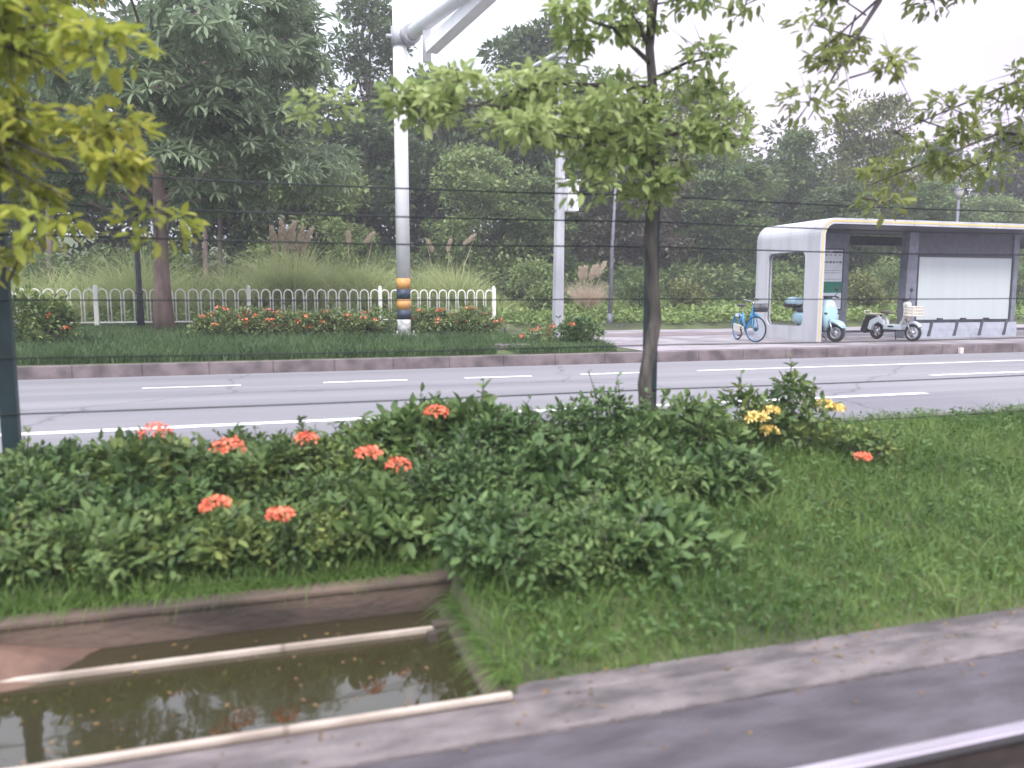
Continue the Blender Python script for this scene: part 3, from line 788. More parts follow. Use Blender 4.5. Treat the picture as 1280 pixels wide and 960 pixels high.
# upper shell: starts above the end windows
ZW = 2.36
b = MB()
def shell_pts(off):
    ps = prof(off); return [(ps[0][0], ZW)] + ps[2:-2] + [(ps[-1][0], ZW)]
A = shell_pts(0.0); B_ = shell_pts(TH)
b.loft([[Vector((a[0], 0, a[1])), Vector((a[0], DP, a[1])), Vector((c[0], DP, c[1])), Vector((c[0], 0, c[1]))] for a, c in zip(A, B_)], smooth=False)
b.build('roof', M_shell, sh)
b = band(TH + 0.002, TH + 0.022, 0.06, DP - 0.02, 2, -2); b.build('ceiling', M_lining, sh)
def end_panel(x0, x1, name):
    b = MB()
    cy, cz = DP * 0.5 + 0.02, 1.22
    hw, hh, rc = DP * 0.5 - 0.50, 0.88, 0.17
    n = 12
    inner, outer = [], []
    for (sx_, sz_, t0) in ((1, 1, 0), (-1, 1, PI / 2), (-1, -1, PI), (1, -1, 1.5 * PI)):
        for i in range(n + 1):
            t = t0 + (PI / 2) * i / n
            inner.append((cy + sx_ * (hw - rc) + rc * math.cos(t), cz + sz_ * (hh - rc) + rc * math.sin(t)))
            u = i / n
            ey = DP if sx_ > 0 else 0; ez = ZW if sz_ > 0 else 0
            # walk round the outer rectangle corner
            if t0 == 0: q = (ey, cz + hh - rc + (ez - (cz + hh - rc)) * min(1, 2 * u)) if u < 0.5 else (ey - (ey - (cy + hw - rc)) * (2 * u - 1), ez)
            elif abs(t0 - PI / 2) < .01: q = (cy - hw + rc - (cy - hw + rc - ey) * 2 * u, ez) if u < 0.5 else (ey, ez - (ez - (cz + hh - rc)) * (2 * u - 1))
            elif abs(t0 - PI) < .01: q = (ey, cz - hh + rc - (cz - hh + rc) * 2 * u) if u < 0.5 else (ey + (cy - hw + rc) * (2 * u - 1), 0)
            else: q = (cy + hw - rc + (DP - (cy + hw - rc)) * 2 * u, 0) if u < 0.5 else (DP, (cz - hh + rc) * (2 * u - 1))
            outer.append(q)
    V = b.bm.verts.new
    I0 = [V((x0, *q)) for q in inner]; I1 = [V((x1, *q)) for q in inner]; O0 = [V((x0, *q)) for q in outer]; O1 = [V((x1, *q)) for q in outer]
    m_ = len(inner)
    for i in range(m_):
        j = (i + 1) % m_
        b.bm.faces.new((O0[i], O0[j], I0[j], I0[i])); b.bm.faces.new((O1[i], I1[i], I1[j], O1[j]))
        b.bm.faces.new((I0[i], I0[j], I1[j], I1[i])); b.bm.faces.new((O0[i], O1[i], O1[j], O0[j]))
    bmesh.ops.remove_doubles(b.bm, verts=b.bm.verts, dist=1e-5)
    e = b.build(name, M_shell, sh)
    g = MB()
    # dark gasket round the opening
    secs = []
    for q in inner:
        d = Vector((q[0] - cy, q[1] - cz)); d.normalize()
        secs.append([Vector((x0 + .05, q[0], q[1])), Vector((x1 - .05, q[0], q[1])), Vector((x1 - .05, q[0] - d.x * .03, q[1] - d.y * .03)), Vector((x0 + .05, q[0] - d.x * .03, q[1] - d.y * .03))])
    secs.append(secs[0])
    g.loft(secs, smooth=False, cap=False); g.build('window_frame', M_frame, e)
    return e
end_panel(0, TH, 'end_panel'); end_panel(LEN - TH, LEN, 'end_panel')
for q in (2.6, 5.1, 7.6):
    b = MB(); b.box((q, -0.0015, HT - TH / 2), (0.012, 0.006, TH - .01)); b.build('seam', M_frame, sh)
# yellow stripe on the front edge, set proud
band(0.045, 0.085, -0.006, -0.001).build('edge_stripe', M_yellow, sh)
b = MB(); b.box((LEN / 2, DP - 0.05, 2.52), (LEN - .5, 0.06, 0.24)); b.build('rear_beam', M_lining, sh)
# notice board column
nb = MB()
ny = 16.9 - SY
x0 = at(1012, 350, Y=16.9).x - SX; x1 = at(1059, 380, Y=16.9).x - SX
nb.box(((x0 + x1) / 2, ny + 0.09, 1.32), (x1 - x0, 0.16, 2.64), bev=0.02); no = nb.build('notice_column', M_frame, sh)
q0 = at(1024, 312, Y=16.9); q1 = at(1050, 386, Y=16.9)
nx0, nx1, nz1, nz0 = q0.x - SX, q1.x - SX, q0.z - SZ, q1.z - SZ
b = MB(); b.box(((nx0 + nx1) / 2, ny + 0.004, (nz0 + nz1) / 2), (nx1 - nx0 + .09, 0.02, nz1 - nz0 + .07)); b.build('notice_frame', M_darkf, no)
b = MB(); b.box(((nx0 + nx1) / 2, ny - 0.008, (nz0 + nz1) / 2), (nx1 - nx0, 0.008, nz1 - nz0)); b.build('notice_sheet', M_paper, no)
gz1 = at(1037, 352, Y=16.9).z - SZ; gz0 = at(1037, 366, Y=16.9).z - SZ
b = MB(); b.box(((nx0 + nx1) / 2, ny - 0.014, (gz0 + gz1) / 2), (nx1 - nx0 - .004, 0.006, gz1 - gz0)); b.build('green_field', M_green, no)
b = MB()
wn_ = nx1 - nx0
rr_ = random.Random(3)
b.box((nx0 + wn_ * .77, ny - 0.014, nz1 - 0.05), (wn_ * .42, 0.004, 0.05)); b.box((nx0 + wn_ * .28, ny - 0.014, nz1 - 0.045), (wn_ * .34, 0.004, 0.02))
for row, hgt, n_ in ((nz1 - 0.13, 0.028, 5), (nz1 - 0.31, 0.055, 7)):
    for k in range(n_):
        b.box((nx0 + wn_ * (k + .6) / (n_ + .3), ny - 0.014, row), (wn_ * .62 / n_ * rr_.uniform(.6, 1.2), 0.004, hgt * rr_.uniform(.6, 1)))
for yy in (338, 341, 349):
    b.box(((nx0 + nx1) / 2, ny - 0.014, at(1037, yy, Y=16.9).z - SZ), (wn_ * .9, 0.003, 0.008))
b.build('notice_lines', M_ink, no)
# advertising lightbox: legs, header, screen, plinth
by = 16.05 - SY
def sx(px, Y=16.05): return at(px, 360, Y=Y).x - SX
def szp(px, py, Y=16.05): return at(px, py, Y=Y).z - SZ
bx0, bx1 = sx(1131), sx(1267)
scx0, scx1 = sx(1145), sx(1261)
scz0, scz1 = szp(1200, 399), szp(1200, 322)
bd = MB(); 
bd.poly([(bx0, 0), (scx0 - .05, 0), (scx0 - .05, 2.64), (bx0 + .03, 2.64), (bx0 - 0.02, 1.3)], 'Y', by - .06, by + .20)
board = bd.build('display_board', M_frame, sh)
b = MB(); b.box(((scx1 + bx1) / 2 + .03, by + .07, 1.32), (bx1 - scx1 + .02, 0.26, 2.64), bev=.015); b.build('side_post', M_frame, board)
b = MB(); b.box(((scx0 + scx1) / 2, by + .07, (scz1 + 2.64) / 2 + .03), (scx1 - scx0 + .07, 0.18, 2.64 - scz1 - .06))
for k in range(3): b.box(((scx0 + scx1) / 2, by - .025, scz1 + .12 + k * .1), (scx1 - scx0, 0.012, 0.03))
b.build('header', M_lining, board)
b = MB()
for (xa, xb, za, zb) in ((scx0 - .05, scx1 + .05, scz0 - .10, scz0), (scx0 - .05, scx1 + .05, scz1, scz1 + .06), (scx0 - .05, scx0, scz0, scz1), (scx1, scx1 + .05, scz0, scz1)):
    b.box(((xa + xb) / 2, by - .03, (za + zb) / 2), (xb - xa, 0.07, zb - za))
for k in range(3): b.box((scx0 + (scx1 - scx0) * (k + 1) / 4, by - .05, scz0 + .012), (0.16, 0.06, 0.05), bev=.01)
b.build('screen_frame', M_darkf, board)
b = MB(); b.box(((scx0 + scx1) / 2, by - .02, (scz0 + scz1) / 2), (scx1 - scx0, 0.03, scz1 - scz0)); b.build('blank_screen', M_lightbox, board)
b = MB()
sec = []
pl0, pl1 = scx0 - .25, bx1 + .02
for x, k in ((pl0, 0), (pl1, 1)):
    sec.append([Vector((x, by - .10, scz0 - .11)), Vector((x, by - .13, 0.38)), Vector((x + (.0 if k == 0 else -.05), by - .2, 0.22)), Vector((x + (.1 if k == 0 else -.12), by - .25, 0.0)),
                Vector((x + (.1 if k == 0 else -.12), by + .3, 0.0)), Vector((x, by + .2, scz0 - .11))])
b.loft(sec, smooth=False); pl = b.build('plinth', M_plinth, board)
for k in range(4):
    b = MB()
    xs_ = scx0 + .12 + (scx1 - scx0) * (k + .08) / 3.72
    b.loft([[Vector((xs_ + .22, by - .140, .42)), Vector((xs_ + .30, by - .140, .42)), Vector((xs_ + .30, by - .10, .42)), Vector((xs_ + .22, by - .10, .42))],
            [Vector((xs_ + .08, by - .212, .20)), Vector((xs_ + .17, by - .212, .20)), Vector((xs_ + .17, by - .17, .20)), Vector((xs_ + .08, by - .17, .20))],
            [Vector((xs_ + .0, by - .248, .05)), Vector((xs_ + .10, by - .248, .05)), Vector((xs_ + .10, by - .20, .05)), Vector((xs_ + .0, by - .20, .05))]], smooth=False)
    b.build('slot', M_darkf, pl)
# bench rail inside the shelter, behind the moped
b = MB(); b.tube([(2.3, 1.85, 0.0), (2.3, 1.85, 0.45)], 0.03, 8); b.tube([(0.4, 2.1, 0.62), (LEN - .3, 2.1, .62)], .001, 4)
b.bm.clear(); b.box((LEN / 2, DP - .05, 0.10), (LEN - .5, 0.06, 0.05)); b.build('foot_rail', M_frame, sh)

# ================================================================== VEHICLES
def wheel(parent, c, Ro, wt, spokes, rim_mat, name='wheel', disc=0.0, steer=0.0, thin=False):
    w = empty(name, c, steer); w.parent = parent
    for key in ('label', 'category'):
        if key in w: del w[key]
    b = MB(); b.torus((0, 0, 0), Ro - wt, wt, 'Y', 32, 8); b.build('tyre', M_tyre, w)
    b = MB(); b.torus((0, 0, 0), Ro - 2 * wt + 0.003, wt * .45, 'Y', 32, 6, squash=1.6)
    if spokes:
        for k in range(spokes):
            a = 2 * PI * k / spokes
            if thin:
                s = 1 if k % 2 else -1
                b.tube([(0.015 * math.cos(a + .6), s * .02, 0.015 * math.sin(a + .6)), ((Ro - 2 * wt) * math.cos(a), 0, (Ro - 2 * wt) * math.sin(a))], 0.0022, 4)
            else:
                b.tube([(0.02 * math.cos(a), 0, 0.02 * math.sin(a)), ((Ro - 2 * wt) * math.cos(a), 0, (Ro - 2 * wt) * math.sin(a))], [0.022, 0.012], 6)
    b.build('rim', rim_mat, w)
    b = MB(); b.lathe((0, -0.035 if thin else -0.05, 0), [(0.018, 0), (disc or 0.03, 0.01), (disc or 0.03, 0.06 if thin else .09), (0.018, 0.07 if thin else .1)], 12, 'Y'); b.build('hub', M_black if thin else M_chrome, w)
    return w

def make_bike():
    t = empty('bicycle', (0, 0, 0), 0, 'bright blue shared bicycle with a black front basket left of the shelter', 'bicycle')
    Rw = 0.30
    wheel(t, (-0.52, 0, Rw), Rw, 0.017, 24, M_blue, thin=True)
    wheel(t, (0.52, 0, Rw), Rw, 0.017, 24, M_blue, thin=True, steer=R(26), disc=.045)
    b = MB()
    b.tube([(-0.12, 0, 0.28), (-0.22, 0, 0.66)], 0.019, 10)
    b.tube([(0.34, 0, 0.74), (0.12, 0, 0.42), (-0.12, 0, 0.29)], 0.026, 10)
    b.tube([(0.35, 0, 0.68), (0.1, 0, 0.37), (-0.12, 0, 0.27)], 0.02, 10)
    for s in (-1, 1):
        b.tube([(-0.12, s * .03, 0.28), (-0.52, s * .06, Rw)], 0.011, 8)
        b.tube([(-0.21, s * .02, 0.58), (-0.52, s * .06, Rw)], 0.009, 8)
        b.tube([(0.37, s * .04, 0.66), (0.52, s * .06, Rw)], 0.013, 8)
    b.tube([(0.38, 0, 0.62), (0.33, 0, 0.84)], 0.022, 10)
    b.build('frame', M_blue, t)
    b = MB(); b.torus((-.52, 0, Rw), 0.33, 0.022, 'Y', 18, 6, R(20), R(170), 0.9); b.build('mudguard', M_blue, t); b = MB(); b.torus((.52, 0, Rw), 0.33, 0.022, 'Y', 14, 6, R(60), R(170), 0.9); b.build('mudguard', M_blue, t)
    b = MB(); b.poly([(-0.60, .24), (-.6, .40), (-.30, .38), (-.06, .33), (-.06, .22), (-.3, .2)], 'Y', -.075, -.045); b.build('chain_cover', M_cream, t)
    b = MB(); b.tube([(-0.12, -.09, .28), (-.02, -.10, .14)], 0.01, 6); b.box((-.02, -.15, .135), (.09, .09, .025)); b.tube([(-0.12, .08, .28), (-.22, .09, .42)], 0.01, 6); b.box((-.22, .14, .42), (.09, .09, .025)); b.torus((-.12, -.08, .28), .06, .008, 'Y', 16, 5); b.build('crank', M_black, t)
    b = MB(); b.tube([(-.22, 0, .62), (-.26, 0, .80)], 0.014, 8); b.build('seat_post', M_chrome, t)
    b = MB(); b.oval([(-.40, .84, .04, .02), (-.38, .84, .10, .035), (-.30, .835, .10, .03), (-.2, .83, .045, .025), (-.1, .825, .02, .012)]); b.build('saddle', M_black, t)
    c_, s_ = math.cos(R(26)), math.sin(R(26))
    def st(x, y, z): return (0.34 + x * c_ - y * s_, x * s_ + y * c_, z)
    b = MB(); b.tube([st(-.12, .28, .98), st(-.02, .22, .97), st(0, 0, .92), st(-.02, -.22, .97), st(-.12, -.28, .98)], 0.012, 8); b.tube([(0.335, 0, .82), st(0, 0, .93)], .014, 8); hb = b.build('handlebar', M_chrome, t)
    for s in (-1, 1):
        b = MB(); b.tube([st(-.2, s * .30, .985), st(-.1, s * .275, .98)], 0.017, 8); b.build('grip', M_black, hb)
    b = MB()
    for lev, w_, l_ in ((.70, .11, .09), (.78, .125, .105), (.88, .14, .12)):
        cxx = .21
        b.tube([st(cxx - l_, -w_, lev), st(cxx + l_, -w_, lev), st(cxx + l_, w_, lev), st(cxx - l_, w_, lev), st(cxx - l_, -w_, lev)], 0.008, 6)
    for k in range(-4, 5):
        b.tube([st(.21 + .105, k * .027, .70), st(.21 + .12, k * .034, .88)], 0.0045, 5); b.tube([st(.21 - .105, k * .027, .70), st(.21 - .12, k * .034, .88)], 0.0045, 5)
        for s in (-1, 1): b.tube([st(.21 + k * .022, s * .11, .70), st(.21 + k * .03, s * .14, .88)], 0.0045, 5)
    b.box(st(.21, 0, .70), (.2, .2, .012), R(26)); b.tube([(0.36, 0, .72), st(.12, 0, .70)], .014, 6)
    b.build('basket', M_black, t)
    b = MB(); b.tube([(-.3, .05, .3), (-.25, .20, .01)], 0.011, 6); b.build('kickstand', M_black, t)
    b = MB(); b.box((-.50, 0, .60), (.14, .1, .07), bev=.015); b.tube([(-.22, 0, .60), (-.45, 0, .60)], .01, 6); b.build('smart_lock', M_white, t)
    return t

def make_scooter():
    t = empty('motor_scooter', (0, 0, 0), 0, 'pale blue retro electric scooter with round mirrors parked inside the shelter end', 'scooter')
    Rw = 0.215
    wheel(t, (-0.60, 0, Rw), Rw, 0.048, 5, M_chrome, disc=.06)
    wheel(t, (0.62, 0, Rw), Rw, 0.048, 5, M_chrome, disc=.07, steer=R(22))
    b = MB()   # rear body
    b.oval([(-.86, .52, .06, .05), (-.80, .53, .13, .13), (-.62, .52, .17, .17), (-.40, .50, .175, .19), (-.20, .44, .15, .17), (-.10, .36, .12, .10)], 16)
    b.build('rear_body', M_pale_blue, t)
    b = MB(); b.oval([(-.22, .27, .14, .055), (0, .25, .16, .045), (.26, .27, .16, .05), (.34, .34, .15, .08)], 14, 4); b.build('footboard', M_black, t)
    b = MB()   # leg shield leaning back, swelling out to the front
    secs = []
    for z, xc, hy, tk in ((.26, .36, .13, .06), (.40, .40, .20, .08), (.60, .40, .225, .09), (.80, .36, .19, .10), (.93, .33, .12, .09), (.99, .31, .07, .06)):
        sc = []
        for k in range(16):
            a = 2 * PI * k / 16
            ca, sa = math.cos(a), math.sin(a)
            sc.append(Vector((xc + tk * math.copysign(abs(ca) ** .8, ca) * (1.25 if ca > 0 else .7), hy * math.copysign(abs(sa) ** .8, sa), z)))
        secs.append(sc)
    b.loft(secs); b.build('leg_shield', M_pale_blue, t)
    b = MB(); b.oval([(.36, .44, .05, .05), (.46, .465, .10, .055), (.62, .475, .115, .045), (.76, .43, .105, .05), (.86, .36, .07, .03)], 14)
    b.build('front_fender', M_pale_blue, t)
    b = MB()
    for s in (-1, 1): b.tube([(.50, s * .10, .52), (.63, s * .095, Rw)], 0.022, 8)
    b.build('fork', M_chrome, t)
    b = MB(); b.oval([(.34, .87, .07, .07), (.44, .86, .085, .085), (.475, .86, .075, .075), (.49, .86, .05, .05)], 16, 2.0); b.build('headlight', M_glass, t)
    b = MB(); b.oval([(-.84, .72, .07, .03), (-.78, .73, .14, .055), (-.45, .73, .15, .06), (-.2, .70, .13, .05), (-.12, .67, .08, .03)], 14); b.build('seat', M_black, t)
    b = MB(); b.box((.31, 0, 1.03), (.13, .16, .07), bev=.02); b.tube([(.33, 0, .95), (.30, 0, 1.03)], .04, 8); b.tube([(.20, .36, 1.03), (.29, .2, 1.05), (.31, 0, 1.04), (.29, -.2, 1.05), (.20, -.36, 1.03)], 0.015, 8)
    hb = b.build('handlebar', M_black, t)
    for s in (-1, 1):
        b = MB(); b.tube([(.27, s * .24, 1.05), (.19, s * .36, 1.03), (.15, s * .42, 1.02)], 0.021, 8); b.tube([(.31, s * .2, 1.05), (.25, s * .37, 1.03)], .008, 5); b.build('grip', M_black, hb)
        b = MB(); b.tube([(.29, s * .19, 1.05), (.30, s * .27, 1.13), (.28, s * .26, 1.19)], 0.007, 6); b.lathe((.28, s * .26, 1.235), [(.05, -.012), (.062, 0), (.05, .018), (.02, .03)], 14, 'X'); b.build('mirror', M_black, hb)
        b = MB(); b.oval([(.42, .66, .035, .025), (.46, .66, .03, .02), (.47, .66, .01, .01)], 10)
        o = b.build('indicator', M_darkf, t); o.location = (.03, s * .17, 0)
    b = MB(); b.oval([(-1.10, .92, .06, .06), (-1.07, .93, .15, .09), (-.9, .93, .18, .11), (-.76, .93, .16, .10), (-.72, .92, .10, .06)], 14, 3); tb = b.build('top_case', M_pale_blue, t)
    b = MB(); b.oval([(-1.09, .84, .13, .03), (-1.05, .83, .17, .06), (-.8, .83, .17, .06), (-.74, .84, .13, .03)], 14, 4); b.tube([(-.92, 0, .8), (-.7, 0, .66)], .02, 6); b.build('case_base', M_black, tb)
    b = MB(); b.oval([(-.80, .30, .04, .04), (-.6, .27, .10, .08), (-.3, .28, .10, .08), (-.2, .28, .07, .05)], 12); b.tube([(-.7, .12, .56), (-.60, .12, Rw)], .025, 8); b.build('motor_guard', M_black, t)
    b = MB(); b.tube([(-.1, .10, .24), (.02, .26, .01)], 0.012, 6); b.build('kickstand', M_black, t)
    b = MB(); b.box((-.90, 0, .50), (.03, .12, .05), bev=.01); b.build('tail_light', mat('tail_red', (.5, .02, .02), None, .3), t)
    return t

def make_moped():
    t = empty('electric_moped', (0, 0, 0), 0, 'small white electric moped with a cream front crate standing before the display board', 'moped')
    Rw = 0.205
    wheel(t, (-0.52, 0, Rw), Rw, 0.036, 5, M_black, disc=.07)
    wheel(t, (0.54, 0, Rw), Rw, 0.036, 5, M_chrome, disc=.05, steer=R(12))
    b = MB()
    b.tube([(.34, 0, .80), (.26, 0, .50), (.14, 0, .34), (-.20, 0, .32)], 0.04, 10)
    b.tube([(-.18, 0, .32), (-.26, 0, .60)], .03, 8)
    for s in (-1, 1): b.tube([(-.22, s * .07, .36), (-.40, s * .08, .58), (-.72, s * .08, .62)], .014, 6)
    b.build('frame', M_cream, t)
    b = MB(); b.box((.0, 0, .32), (.50, .20, .13), bev=.03); b.build('battery_case', M_white_blue, t)
    b = MB(); b.box((.02, 0, .245), (.56, .22, .03), bev=.01); b.box((-.02, -.105, .335), (.16, .006, .035)); b.box((-.02, .105, .335), (.16, .006, .035)); b.build('footboard', M_black, t)
    b = MB(); b.oval([(-.36, .66, .03, .02), (-.34, .67, .11, .045), (-.22, .67, .12, .045), (-.10, .66, .07, .03), (-.04, .65, .03, .015)]); b.tube([(-.24, 0, .55), (-.25, 0, .66)], .02, 6); b.build('seat', M_seat, t)
    b = MB(); b.box((-.62, 0, .625), (.40, .20, .02), bev=.005)
    for s in (-1, 1): b.tube([(-.45, s * .1, .62), (-.82, s * .1, .63), (-.84, s * .1, .70)], .010, 6)
    b.tube([(-.84, -.1, .70), (-.84, .1, .70)], .01, 6); b.build('rear_rack', M_cream, t)
    b = MB(); b.poly([(-.44, .58), (-.80, .58), (-.96, .22), (-.86, .14), (-.78, .22), (-.70, .42), (-.46, .50)], 'Y', -.085, .085); b.build('rear_mudguard', M_black, t)
    b = MB(); b.poly([(-.24, .46), (-.44, .56), (-.66, .46), (-.72, .26), (-.64, .22), (-.56, .36), (-.40, .44), (-.26, .36)], 'Y', -.10, .10); b.build('side_panel', M_white_blue, t)
    b = MB()
    for s in (-1, 1): b.tube([(.38, s * .06, .52), (.54, s * .07, Rw)], .018, 8)
    b.tube([(.38, 0, .52), (.27, 0, .93)], .028, 8); b.build('fork', M_chrome, t)
    b = MB(); b.torus((.54, 0, Rw), .235, .04, 'Y', 14, 8, R(35), R(150), 1.2); b.build('front_mudguard', M_white_blue, t)
    b = MB(); b.tube([(.40, 0, .46), (.34, 0, .66), (.28, 0, .90)], [.06, .065, .05], 10); b.build('steering_cover', M_cream, t)
    b = MB(); b.tube([(.14, .31, 1.0), (.24, .2, 1.0), (.26, 0, .94), (.24, -.2, 1.0), (.14, -.31, 1.0)], .013, 8); b.box((.27, 0, .97), (.09, .14, .05), bev=.015)
    hb = b.build('handlebar', M_black, t)
    for s in (-1, 1):
        b = MB(); b.tube([(.20, s * .24, 1.0), (.10, s * .34, 1.0)], .02, 8); b.build('grip', M_black, hb)
    b = MB(); b.tube([(.25, .17, 1.0), (.24, .22, 1.16)], .006, 6); b.lathe((.24, .22, 1.20), [(.04, -.01), (.05, 0), (.04, .015)], 12, 'X'); b.build('mirror', M_black, hb)
    b = MB(); b.oval([(.30, .86, .05, .05), (.38, .86, .068, .068), (.41, .86, .055, .055)], 14, 2); b.build('headlight', M_glass, t)
    b = MB()   # open crate
    cx_, w_, l_ = .53, .16, .13
    for lev in (.60, .67, .74, .81):
        b.tube([(cx_ - l_, -w_, lev), (cx_ + l_, -w_, lev), (cx_ + l_, w_, lev), (cx_ - l_, w_, lev), (cx_ - l_, -w_, lev)], .014, 6)
    for k in range(-3, 4):
        for s in (-1, 1):
            b.box((cx_ + s * l_, k * w_ / 3, .70), (.016, .022, .2)); b.box((cx_ + k * l_ / 3, s * w_, .70), (.022, .016, .2))
    b.box((cx_, 0, .60), (l_ * 2, w_ * 2, .02)); b.tube([(.36, 0, .60), (.5, 0, .59)], .015, 6); b.build('crate', M_cream, t)
    b = MB(); b.tube([(-.05, .08, .24), (-.12, .20, .01)], .012, 6); b.build('kickstand', M_black, t)
    b = MB(); b.box((.565, .065, .33), (.03, .03, .03), bev=.008); b.build('reflector', M_orange, t)
    return t

GZ = 0.204
bk = make_bike(); bk.location = (10.72, 16.12, GZ); bk.rotation_euler = (R(0), 0, math.atan2(-1.0, -0.18))
sc = make_scooter(); sc.location = (12.40, 15.72, GZ); sc.rotation_euler.z = math.atan2(-1.0, 0.02)
mo = make_moped(); mo.location = (14.3, 15.36, GZ); mo.rotation_euler.z = math.atan2(-1.0, 0.08)

# ================================================================== VEGETATION
def copy_tree(o, parent=None):
    c = o.copy(); COL.objects.link(c)
    if parent: c.parent = parent
    for ch_ in o.children: copy_tree(ch_, c)
    return c

def forest_proto(name, kind, seed, h, rad, clumps, per, leaf, matname, barkm, h0=0.25, cone=0.0, cr=0.9):
    rng = np.random.default_rng(seed)
    t = empty(name)
    C = crown_clumps(h * h0, h * 0.97, rad, clumps, rng, cone)
    P, D, Sz = clump_leaves(C, cr, per, leaf, rng)
    leaves_obj('crown', P, D, Sz, T_QUAD, LM[matname], t, rng)
    idx = rng.choice(len(C), min(16, len(C)), replace=False)
    trunk_mb(h * 0.9, 0.02 * h, 0.02, rng, [(C[i], min(0.92, max(0.2, C[i][2] / h * 0.75))) for i in idx], base=-0.2).build('trunk', barkm, t)
    return t
# (photo x, distance Y, top y in the photo, kind, label)
protos = {
 'dark': forest_proto('broadleaf_tree', 0, 21, 10, 2.9, 70, 190, 0.30, 'dark', M_bark_pale, 0.22),
 'mid': forest_proto('broadleaf_tree', 0, 22, 10, 3.2, 75, 190, 0.30, 'mid', M_bark_pale, 0.16),
 'light': forest_proto('bushy_tree', 0, 23, 6, 2.4, 60, 190, 0.22, 'light', M_bark_dark, 0.08, cr=.7),
 'slim': forest_proto('slim_tree', 0, 24, 12, 1.5, 55, 130, 0.26, 'dark', M_bark_pale, 0.30, cr=.62),
 'cone': forest_proto('conical_tree', 0, 25, 10, 2.3, 65, 190, 0.26, 'mid', M_bark_dark, 0.15, 0.75, cr=.7),
 'russet': forest_proto('broadleaf_tree', 0, 26, 10, 3.2, 75, 200, 0.30, 'russet', M_bark_dark, 0.12),
 'olive': forest_proto('bushy_tree', 0, 27, 7, 2.6, 65, 190, 0.24, 'olive', M_bark_dark, 0.10, cr=.75),
}
PH = {'dark': 10, 'mid': 10, 'light': 6, 'slim': 12, 'cone': 10, 'russet': 10, 'olive': 7}
TREES = [
 (-40, 36, 40, 'dark', 'tall dark tree at the far left edge behind the verge tree'),
 (60, 39, -30, 'mid', 'tall mid green tree behind the left half of the verge tree crown'),
 (250, 40, -20, 'dark', 'tall dark tree directly behind the verge tree crown'),
 (330, 34, 120, 'dark', 'dark tree with bare lower trunk right of the verge tree trunk'),
 (372, 38, -25, 'slim', 'slender airy tree showing sky through it above the verge tree right edge'),
 (395, 31.5, 195, 'light', 'rounded light green bushy tree above the tall straw plumes'),
 (468, 40, -30, 'slim', 'tall narrow dark tree against white sky just left of the white mast'),
 (455, 36, 150, 'dark', 'dark round tree low behind the left side of the white mast'),
 (545, 39, 95, 'dark', 'dark tree right of the white mast beneath the overhanging light leaves'),
 (600, 33, 190, 'light', 'pale green bushy tree between the white mast and the cabinet pole'),
 (668, 40, 38, 'dark', 'tall dark tree with ragged top behind the cabinet pole top'),
 (655, 34, 225, 'mid', 'low mid green tree left of the cabinet pole at reed height'),
 (735, 38, 95, 'mid', 'tall green tree between the cabinet pole and the near sapling trunk'),
 (790, 34, 200, 'russet', 'brownish dark tree behind the slim blue grey post'),
 (858, 39, 112, 'olive', 'olive tree with a pointed top right of the near sapling trunk'),
 (905, 35, 190, 'mid', 'mid green tree above and left of the bicycle'),
 (990, 39, 160, 'cone', 'small conical green tree against the sky above the shelter end'),
 (1085, 38, 125, 'olive', 'broad olive tree rising above the middle of the shelter roof'),
 (1040, 33, 235, 'dark', 'dark low tree directly behind the rounded shelter corner'),
 (1160, 43, 165, 'slim', 'thin wispy tree poking up over the shelter roof'),
 (1165, 34, 225, 'mid', 'low green tree beside the garden lantern'),
 (1235, 36, 250, 'light', 'light green bush just over the right part of the shelter roof'),
 (1278, 39, 150, 'russet', 'dark brownish tree at the right edge of the photo'),
 (1400, 38, 140, 'dark', 'dark tree just beyond the right edge of the photo'),
]
used = set()
rngT = np.random.default_rng(5)
for (px, Y, ty, kind, lab) in TREES:
    pr = protos[kind]
    o = pr if kind not in used else copy_tree(pr)
    used.add(kind)
    p = at(px, 368, Y=Y); g = float(ground_h(np.array(p.x), np.array(float(Y))))
    topz = at(px, ty, Y=Y).z
    s = (topz - g) / PH[kind]
    w = min(1.45, max(0.75, s ** 0.5 * 1.02)) * (1.0 if kind != 'slim' else 1.0)
    o.location = (p.x, Y, g - 0.05); o.scale = (w, w, s); o.rotation_euler.z = rngT.random() * 6.28
    tag(o, lab, 'tree', 'trees of the wood behind the road')

# the wood behind them, one mass
rng = np.random.default_rng(31)
n = 1500
X_ = rng.uniform(-26, 66, n); Y_ = rng.uniform(41, 50, n)
edge = np.interp(X_, [-30, 6, 14, 19, 30, 40, 50, 66], [12, 11, 10, 10.2, 9.0, 8.4, 9.2, 10])
Z_ = ground_h(X_, Y_) + rng.random(n) ** 0.8 * (edge + 1.2 * np.sin(X_ * 1.1) + 0.8 * np.sin(X_ * 2.7 + 1) - 1.5)
P, D, Sz = clump_leaves(np.stack([X_, Y_, Z_], 1), 1.3, 95, 0.42, rng)
o = leaves_obj('forest', P, D, Sz, T_QUAD, LM['dark'], None, rng); tag(o, 'dense dark wood filling the background behind the nearer trees', 'forest', kind='stuff')
# undergrowth under the trees
n = 900
X_ = rng.uniform(-18, 50, n); Y_ = rng.uniform(30.5, 37, n)
Z_ = ground_h(X_, Y_) + rng.random(n) * np.interp(X_, [-18, 9, 14, 50], [1.6, 1.6, 1.3, 1.6])
P, D, Sz = clump_leaves(np.stack([X_, Y_, Z_], 1), 0.75, 90, 0.24, rng)
o = leaves_obj('undergrowth', P, D, Sz, T_QUAD, LM['mid'], None, rng); tag(o, 'low bushy undergrowth along the foot of the wood', 'undergrowth', kind='stuff')

